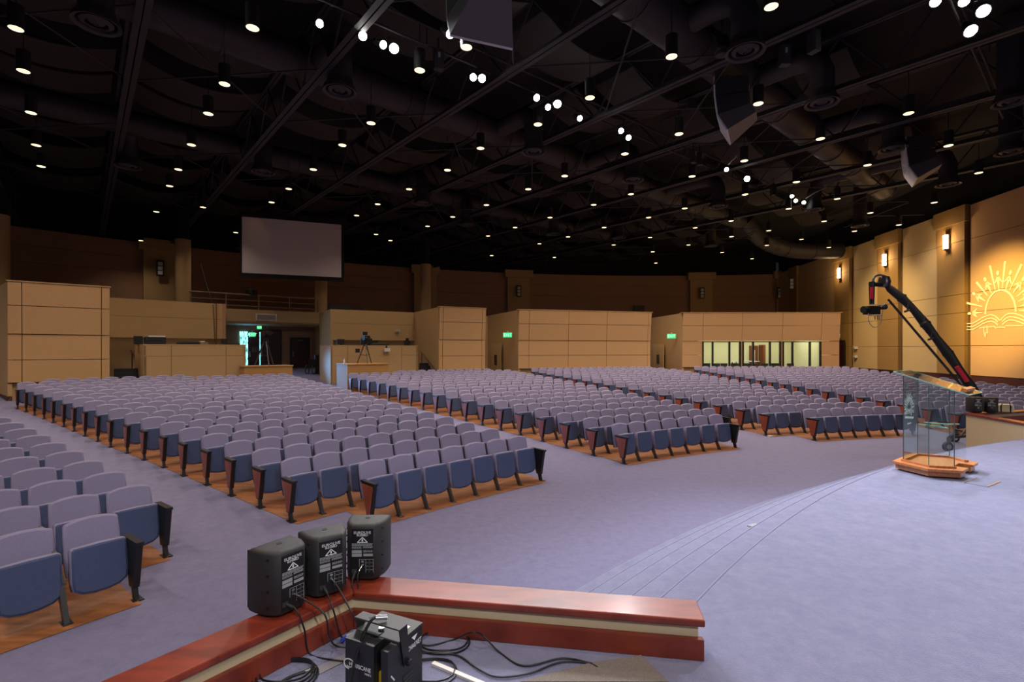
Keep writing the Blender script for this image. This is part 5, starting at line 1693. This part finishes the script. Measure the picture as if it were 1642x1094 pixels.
# round ducts, with swept branches down to the diffusers
ZDU = 12.15
for a, q0, q1, r, lab in ((8.0, 2.0, 36.0, 0.62, 'large black round duct crossing the roof nearest the stage'), (17.0, -6.0, 37.0, 0.55, 'large black round duct crossing the roof above the seats'),
                          (26.3, -4.0, 33.0, 0.5, 'large black round duct crossing the roof near the rear wall')):
    t = thing('air_duct', lab, 'air duct', (0, 0, 0))
    nseg = int((q1 - q0) / 3)
    for i in range(nseg):
        s0 = q0 + (q1 - q0) * i / nseg; s1 = q0 + (q1 - q0) * (i + 1) / nseg
        mb = MB(); mb.cyl(aq(a, s0, ZDU), aq(a, s1, ZDU), r, n=22); mb.build('duct_section', 'duct_paint', t, smooth=True)
        mb = MB(); mb.cyl(aq(a, s1 - 0.04, ZDU), aq(a, s1 + 0.04, ZDU), r + 0.03, n=22); mb.build('duct_collar', 'duct_paint', t, smooth=True)
# the bent duct reaching the side wall
t = thing('air_duct', 'bent round duct ending at the tan side wall', 'air duct', (0, 0, 0))
pth = smooth_path([at(1195, 362, 38) + Vector((0, 0, 0.3)), at(1222, 384, 38.5), at(1258, 399, 39.3), at(1300, 403, 40.0), at(1344, 402, 40.6)], 4)
for i in range(0, len(pth) - 1, 2):
    mb = MB(); mb.tube(pth[i:i + 3], 0.62, 20); mb.build('duct_section', 'duct_paint', t, smooth=60)
for i in range(0, len(pth), 4):
    d = (pth[min(i + 1, len(pth) - 1)] - pth[max(i - 1, 0)]).normalized()
    mb = MB(); mb.cyl(pth[i] - d * 0.04, pth[i] + d * 0.04, 0.66, n=20); mb.build('duct_collar', 'duct_paint', t, smooth=True)

ring_me = []
for r0_, r1_, za, zb2 in ((0.5, 0.42, 0.0, -0.02), (0.34, 0.24, 0.05, -0.05), (0.17, 0.06, 0.06, -0.06)):
    mb = MB(); mb.lathe([(r0_ * 0.96, za + 0.12), (r0_, za), (r1_, zb2 + 0.05), (r1_ - 0.02, zb2 + 0.09), (r0_ * 0.9, za + 0.12)], 28)
    ring_me.append(mb.mesh('diffuser_ring', 'duct_paint', True))
mb = MB(); mb.lathe([(0.46, 0.1), (0.40, 0.25), (0.36, 0.4)], 24); NECK = mb.mesh('diffuser_neck', 'duct_paint', True)
for u, v in DIFF:
    p = at(u, v, F * (ZDIF - H) / (V0 - v))
    t = thing('air_diffuser', 'round black air diffuser hanging below the roof', 'air diffuser', p, 'round air diffusers')
    for me in ring_me:
        link('diffuser_ring', me, t)
    link('diffuser_neck', NECK, t)
    a_ = p.dot(DA); q_ = p.dot(DQ)
    tgt = min((8.0, 17.0, 26.3), key=lambda x: abs(x - a_))
    if abs(tgt - a_) < 5 and q_ < 36:
        s = 1 if tgt > a_ else -1
        L = abs(tgt - a_)
        pts = [Vector((0, 0, 0.35)), Vector((0, 0, 1.0)), Vector((0, 0, 1.35)) + DA * (s * 0.12), Vector((0, 0, 1.6)) + DA * (s * 0.45), Vector((0, 0, 1.66)) + DA * (s * 0.9), Vector((0, 0, 1.66)) + DA * (s * max(L - 0.5, 1.0))]
    else:
        pts = [Vector((0, 0, 0.35)), Vector((0, 0, 2.7))]
    mb = MB(); mb.tube(pts, 0.36, 18); mb.build('branch_duct', 'duct_paint', t, smooth=60)

# ------------------------------------------------------------------ downlights
DOWN = [(25.5, 46), (37.5, 114), (49.6, 181), (58, 233), (66, 267), (405, 45), (360, 135), (334, 182.6), (307, 232.5), (286, 272), (272, 298.5), (250.6, 339.7), (325.6, 332.7), (435.5, 324.6),
        (463, 303), (502.5, 272), (549, 233), (226, 386), (378, 373), (748, 76), (673, 113), (595, 197.7), (862.6, 199.7), (946, 157), (1077, 91), (1088.7, 215), (770.5, 238), (717.5, 273),
        (656, 303.5), (605.6, 327.6), (571.8, 345.7), (726, 348), (780, 329), (847, 303.5), (905.5, 282.4), (1002, 247), (1011.7, 311.6), (952, 328.6), (882, 349), (1040, 349), (685.7, 363),
        (826, 365), (968.8, 365), (1236.7, 11), (1216, 166.5), (1315.5, 222.8), (1391, 265), (1457, 182), (1520.8, 233.8), (1569.4, 277.4), (1498, 325), (1193.5, 258), (1277, 292),
        (1342.6, 319), (1109.8, 283), (1194.8, 312), (1264.5, 335), (1395.5, 341.7), (1098, 334.3), (1172.4, 354.4), (1321.5, 355), (1441.4, 360.8), (1114.8, 365.5), (1232.7, 370),
        (1173, 379.6), (1285, 384), (1104, 393), (1229.7, 393.6), (1329, 397), (1158, 405), (1206, 415), (1370, 371), (603, 376), (626, 386), (782.5, 378.5), (788.5, 410), (910.8, 380),
        (865, 391), (889, 413), (984, 393), (1042.4, 381), (1046.6, 404), (1051.7, 422)]
ZL = 10.5
mb = MB(); mb.lathe([(0.145, 0.0), (0.16, 0.0), (0.16, 0.56), (0.0, 0.575)], 20); CAN = mb.mesh('housing', 'black_paint', True)
mb = MB(); mb.lathe([(0.128, 0.02), (0.115, 0.12), (0.085, 0.2)], 20); REFL = mb.mesh('reflector', 'lamp_glow', True)
mb = MB(); mb.lathe([(0.147, 0.0), (0.142, -0.004), (0.126, 0.0), (0.128, 0.02)], 20); RIM = mb.mesh('trim_ring', 'lamp_rim', True)
mb = MB(); mb.lathe([(0.0, 0.195), (0.085, 0.2)], 16); LENS = mb.mesh('lamp_lens', 'lamp_core')
mb = MB(); mb.cyl((0, 0, 0.57), (0, 0, 11.97 - ZL), 0.012, n=5); ROD = mb.mesh('hanger_rod', 'black_metal')
dl = bpy.data.lights.new('downlight_lamp', 'SPOT')
dl.energy = DOWN_W; dl.color = WARM; dl.spot_size = math.radians(128); dl.spot_blend = 1.0; dl.shadow_soft_size = 0.08
dim = dl.copy(); dim.name = 'downlight_lamp_dimmed'; dim.energy = DOWN_W * 0.35        # the rear circuits are dimmed
for u, v in DOWN:
    p = at(u, v, F * (ZL - H) / (V0 - v))
    t = thing('downlight', 'black cylinder downlight glowing warm white below the roof', 'ceiling light', p, 'cylinder downlights')
    for nm, me in (('housing', CAN), ('reflector', REFL), ('trim_ring', RIM), ('lamp_lens', LENS), ('hanger_rod', ROD)):
        link(nm, me, t)
    link('downlight_lamp', dim if (p.y > 19 and u < 700) or (p.y > 24 and u < 830) or p.y > 37 else dl, t, TR((0, 0, -0.02)))
# the hall carries the same lamps over the seats and stage out of view
for a, q in ((4, -3), (8, -4), (13, -6), (18, -8), (-1, 6), (-2, 14), (0, 21), (3, 1), (22, -8), (27, -10), (31, -5), (24, -13)):
    t = thing('downlight', 'black cylinder downlight glowing warm white below the roof', 'ceiling light', aq(a, q, ZL), 'cylinder downlights')
    for nm, me in (('housing', CAN), ('reflector', REFL), ('trim_ring', RIM), ('lamp_lens', LENS), ('hanger_rod', ROD)):
        link(nm, me, t)
    link('downlight_lamp', dl, t, TR((0, 0, -0.02)))

# ------------------------------------------------------------------ stage lights on pipes
SL = [(513, 38, .7), (582, 58, 1), (615, 72, .9), (632, 78, 1.4), (722, 55, 1), (677, 88, .5), (759, 124, .9), (773, 126, 1.1), (861, 157, 1), (879, 172, .8), (894, 167, 1.4), (930, 190, .8), (996, 210, .8), (1008, 221, .9),
      (1165, 272, .7), (1198, 287, 1.5), (1270, 315, .6), (1276, 322, .7), (1289, 325, .7), (1577, 18, 1.6), (1557, 50, 1.7), (1500, 3, 1.0), (1546, 3, 1.0), (265, -14, 1.4)]
ZSL = 10.9
for a, q0, q1, lab in ((12.2, 3.0, 34.0, 'long black lighting pipe carrying the bright stage lights'), (2.1, 12.0, 26.0, 'black lighting pipe above the stage edge')):
    t = thing('lighting_pipe', lab, 'lighting pipe', (0, 0, 0))
    for dz in (0.35, 0.9):
        mb = MB(); mb.cyl(aq(a + 0.2, q0, ZSL + dz), aq(a - 0.8 if a > 5 else a, q1, ZSL + dz), 0.035, n=8); mb.build('pipe', 'black_beam', t)
    for k in range(8):
        p = aq(a + 0.2 - 0.7 * (k / 7.0), q0 + (q1 - q0) * k / 7.0, ZSL + 0.35)
        mb = MB(); mb.cyl(p, p + Vector((0, 0, 11.95 - ZSL - 0.35)), 0.02, n=6); mb.build('drop_rod', 'black_beam', t)
TG = [(7.5, 3.0), (4.0, 3.5), (9.0, 4.5), (2.5, 1.5), (6.0, 5.5), (8.0, 1.5), (5.0, 2.0), (3.0, 4.2), (10.0, 2.5)]
for k, (u, v, s) in enumerate(SL):
    p = at(u, v, F * (ZSL - H) / (V0 - v))
    tx, ty = TG[k % len(TG)]
    tgt = Vector((tx, ty, ZS))
    q = (tgt - p).to_track_quat('-Y', 'Z').to_matrix().to_4x4()          # local -y towards the stage
    X = Matrix.Translation(p) @ q
    t = thing('stage_light', 'bright white stage light clamped under a lighting pipe', 'stage light', X, 'stage lights on the pipes')
    r = 0.06 + 0.045 * s
    mb = MB(); mb.cyl((0, 0.02, 0), (0, 0.42, 0), r * 1.15, r * 0.8, 14); mb.build('housing', 'black_paint', t, smooth=True)
    mb = MB(); mb.cyl((0, 0.0, 0), (0, 0.025, 0), r, n=16); mb.build('lens', 'spot_core', t)
    mb = MB(); mb.tube([(-r * 1.3, 0.2, 0), (-r * 1.3, 0.2, r * 1.8), (r * 1.3, 0.2, r * 1.8), (r * 1.3, 0.2, 0)], 0.015, 5); mb.build('yoke', 'black_metal', t)
    if s >= 0.8:
        spot('stage_lamp', p + (tgt - p).normalized() * 0.05, tgt, STAGE_W * s, COOL, 44, 0.8, 0.12, parent=t)

# lights over the stage, behind the photographer, washing the front rows and the parapet
for k, (fx, fy, tx, ty, tz) in enumerate(((4.0, -5.5, -3.5, 8.5, 0.5), (9.5, -6.5, 3.0, 11.0, 0.5), (0.5, -4.5, -5.0, 5.0, 0.3), (6.0, -7.0, -0.5, 4.0, 1.2), (15.0, -5.0, 10.0, 14.0, 0.5))):
    p = Vector((fx, fy, 8.6)); tgt = Vector((tx, ty, tz))
    X = Matrix.Translation(p) @ (tgt - p).to_track_quat('-Y', 'Z').to_matrix().to_4x4()
    t = thing('stage_light', 'bright white stage light above the back of the stage', 'stage light', X, 'stage lights above the stage')
    mb = MB(); mb.cyl((0, 0.02, 0), (0, 0.42, 0), 0.16, 0.11, 14); mb.build('housing', 'black_paint', t, smooth=True)
    mb = MB(); mb.cyl((0, 0.0, 0), (0, 0.025, 0), 0.13, n=16); mb.build('lens', 'spot_core', t)
    mb = MB(); mb.tube([(-0.18, 0.2, 0), (-0.18, 0.2, 0.26), (0.18, 0.2, 0.26), (0.18, 0.2, 0)], 0.015, 5); mb.build('yoke', 'black_metal', t)
    spot('stage_lamp', p + (tgt - p).normalized() * 0.05, tgt, 950, COOL, 62, 0.9, 0.1, parent=t)

# fixtures without a beam
for k, (u, v) in enumerate(((1258, 88), (703, 95), (1112, 250), (1122, 254), (1240, 304), (1305, 66))):
    p = at(u, v, F * (ZSL - H) / (V0 - v))
    t = thing('unlit_fixture', 'unlit black stage fixture hanging under the roof', 'stage light', TR(p, 0.4 * k), 'unlit stage fixtures')
    tbox(t, -0.13, 0.13, -0.1, 0.1, -0.3, 0.25, 'case', 'cluster_dark'); tbox(t, -0.03, 0.03, -0.11, -0.1, 0.0, 0.15, 'label_plate', 'print_grey')
    mb = MB(); mb.cyl((0, 0, 0.25), (0, 0, 0.6), 0.03, n=6); mb.build('clamp', 'chair_steel', t)

# ------------------------------------------------------------------ hanging loudspeaker clusters
def cluster(p, rz, s, label, chain=True):
    """three wedge cabinets in a curve; p = top centre; the fronts face local -y"""
    t = thing('hanging_loudspeaker', label, 'loudspeaker cluster', TR(p, rz, s=s), 'hanging loudspeaker clusters')
    z, y = 0.0, 0.0
    for k, tilt in enumerate((0.02, 0.12, 0.5)):
        X = TR((0, y, z), rx=tilt)
        w, wb_, dp, h = 0.66, 0.34, 0.95, 0.60
        mb = MB()
        mb.hexa([(-w, 0, -h), (w, 0, -h), (wb_, dp, -h * 0.9), (-wb_, dp, -h * 0.9)], [(-w, 0, 0), (w, 0, 0), (wb_, dp, -h * 0.1), (-wb_, dp, -h * 0.1)], X=X)
        c = mb.build('cabinet', 'cluster_lit' if k == 2 else 'cluster_dark', t)  # bottom cabinet painted lighter for the light falling on it
        mb = MB(); mb.box(-w, w, -0.05, -0.002, -h, 0, X=X); mb.build('grille', 'cluster_edge', c)
        mb = MB(); mb.cyl((-0.12, dp - 0.01, -0.3), (-0.12, dp + 0.01, -0.3), 0.03, n=8, X=X); mb.box(0.0, 0.05, dp - 0.005, dp + 0.01, -0.4, -0.25, X=X); mb.build('label_plate', 'print_white', c)
        e = X @ Vector((0, 0, -h - 0.02)); y, z = e.y, e.z
    for x in (-0.3, 0.3):
        mb = MB(); mb.cyl((x, 0.3, -0.1), (x, 0.3, max(0.15, 11.5 - p[2]) / s), 0.014, n=5); mb.build('hanging_wire', 'black_metal', t)
    return t


cluster(at(1150, 138, 16.5), math.radians(-118), 1.0, 'hanging cluster of three grey loudspeakers beside a round diffuser')
cluster(at(1450, 228, 20.0), math.radians(-122), 0.95, 'hanging cluster of three grey loudspeakers near the side wall')
cluster(at(765, -52, 12.0), math.radians(-160), 1.15, 'hanging cluster of grey loudspeakers above the stage lights')
# chain hoist
ch = thing('chain_hoist', 'black chain hoist hanging beside a round duct', 'hoist', at(1157, 75, 14.0))
mb = MB(); mb.lathe([(0, -0.3), (0.16, -0.25), (0.22, 0.0), (0.17, 0.25), (0.05, 0.35), (0, 0.35)], 14); mb.build('motor', 'cluster_dark', ch, smooth=True)
mb = MB(); mb.cyl((-0.2, -0.1, -0.05), (0.2, -0.1, -0.05), 0.13, n=12); mb.build('chain_bag', 'panel_black', ch, smooth=True)
mb = MB(); mb.cyl((0, 0, 0.35), (0, 0, 11.95 - 10.9), 0.03, n=6); mb.build('chain', 'chair_steel', ch)
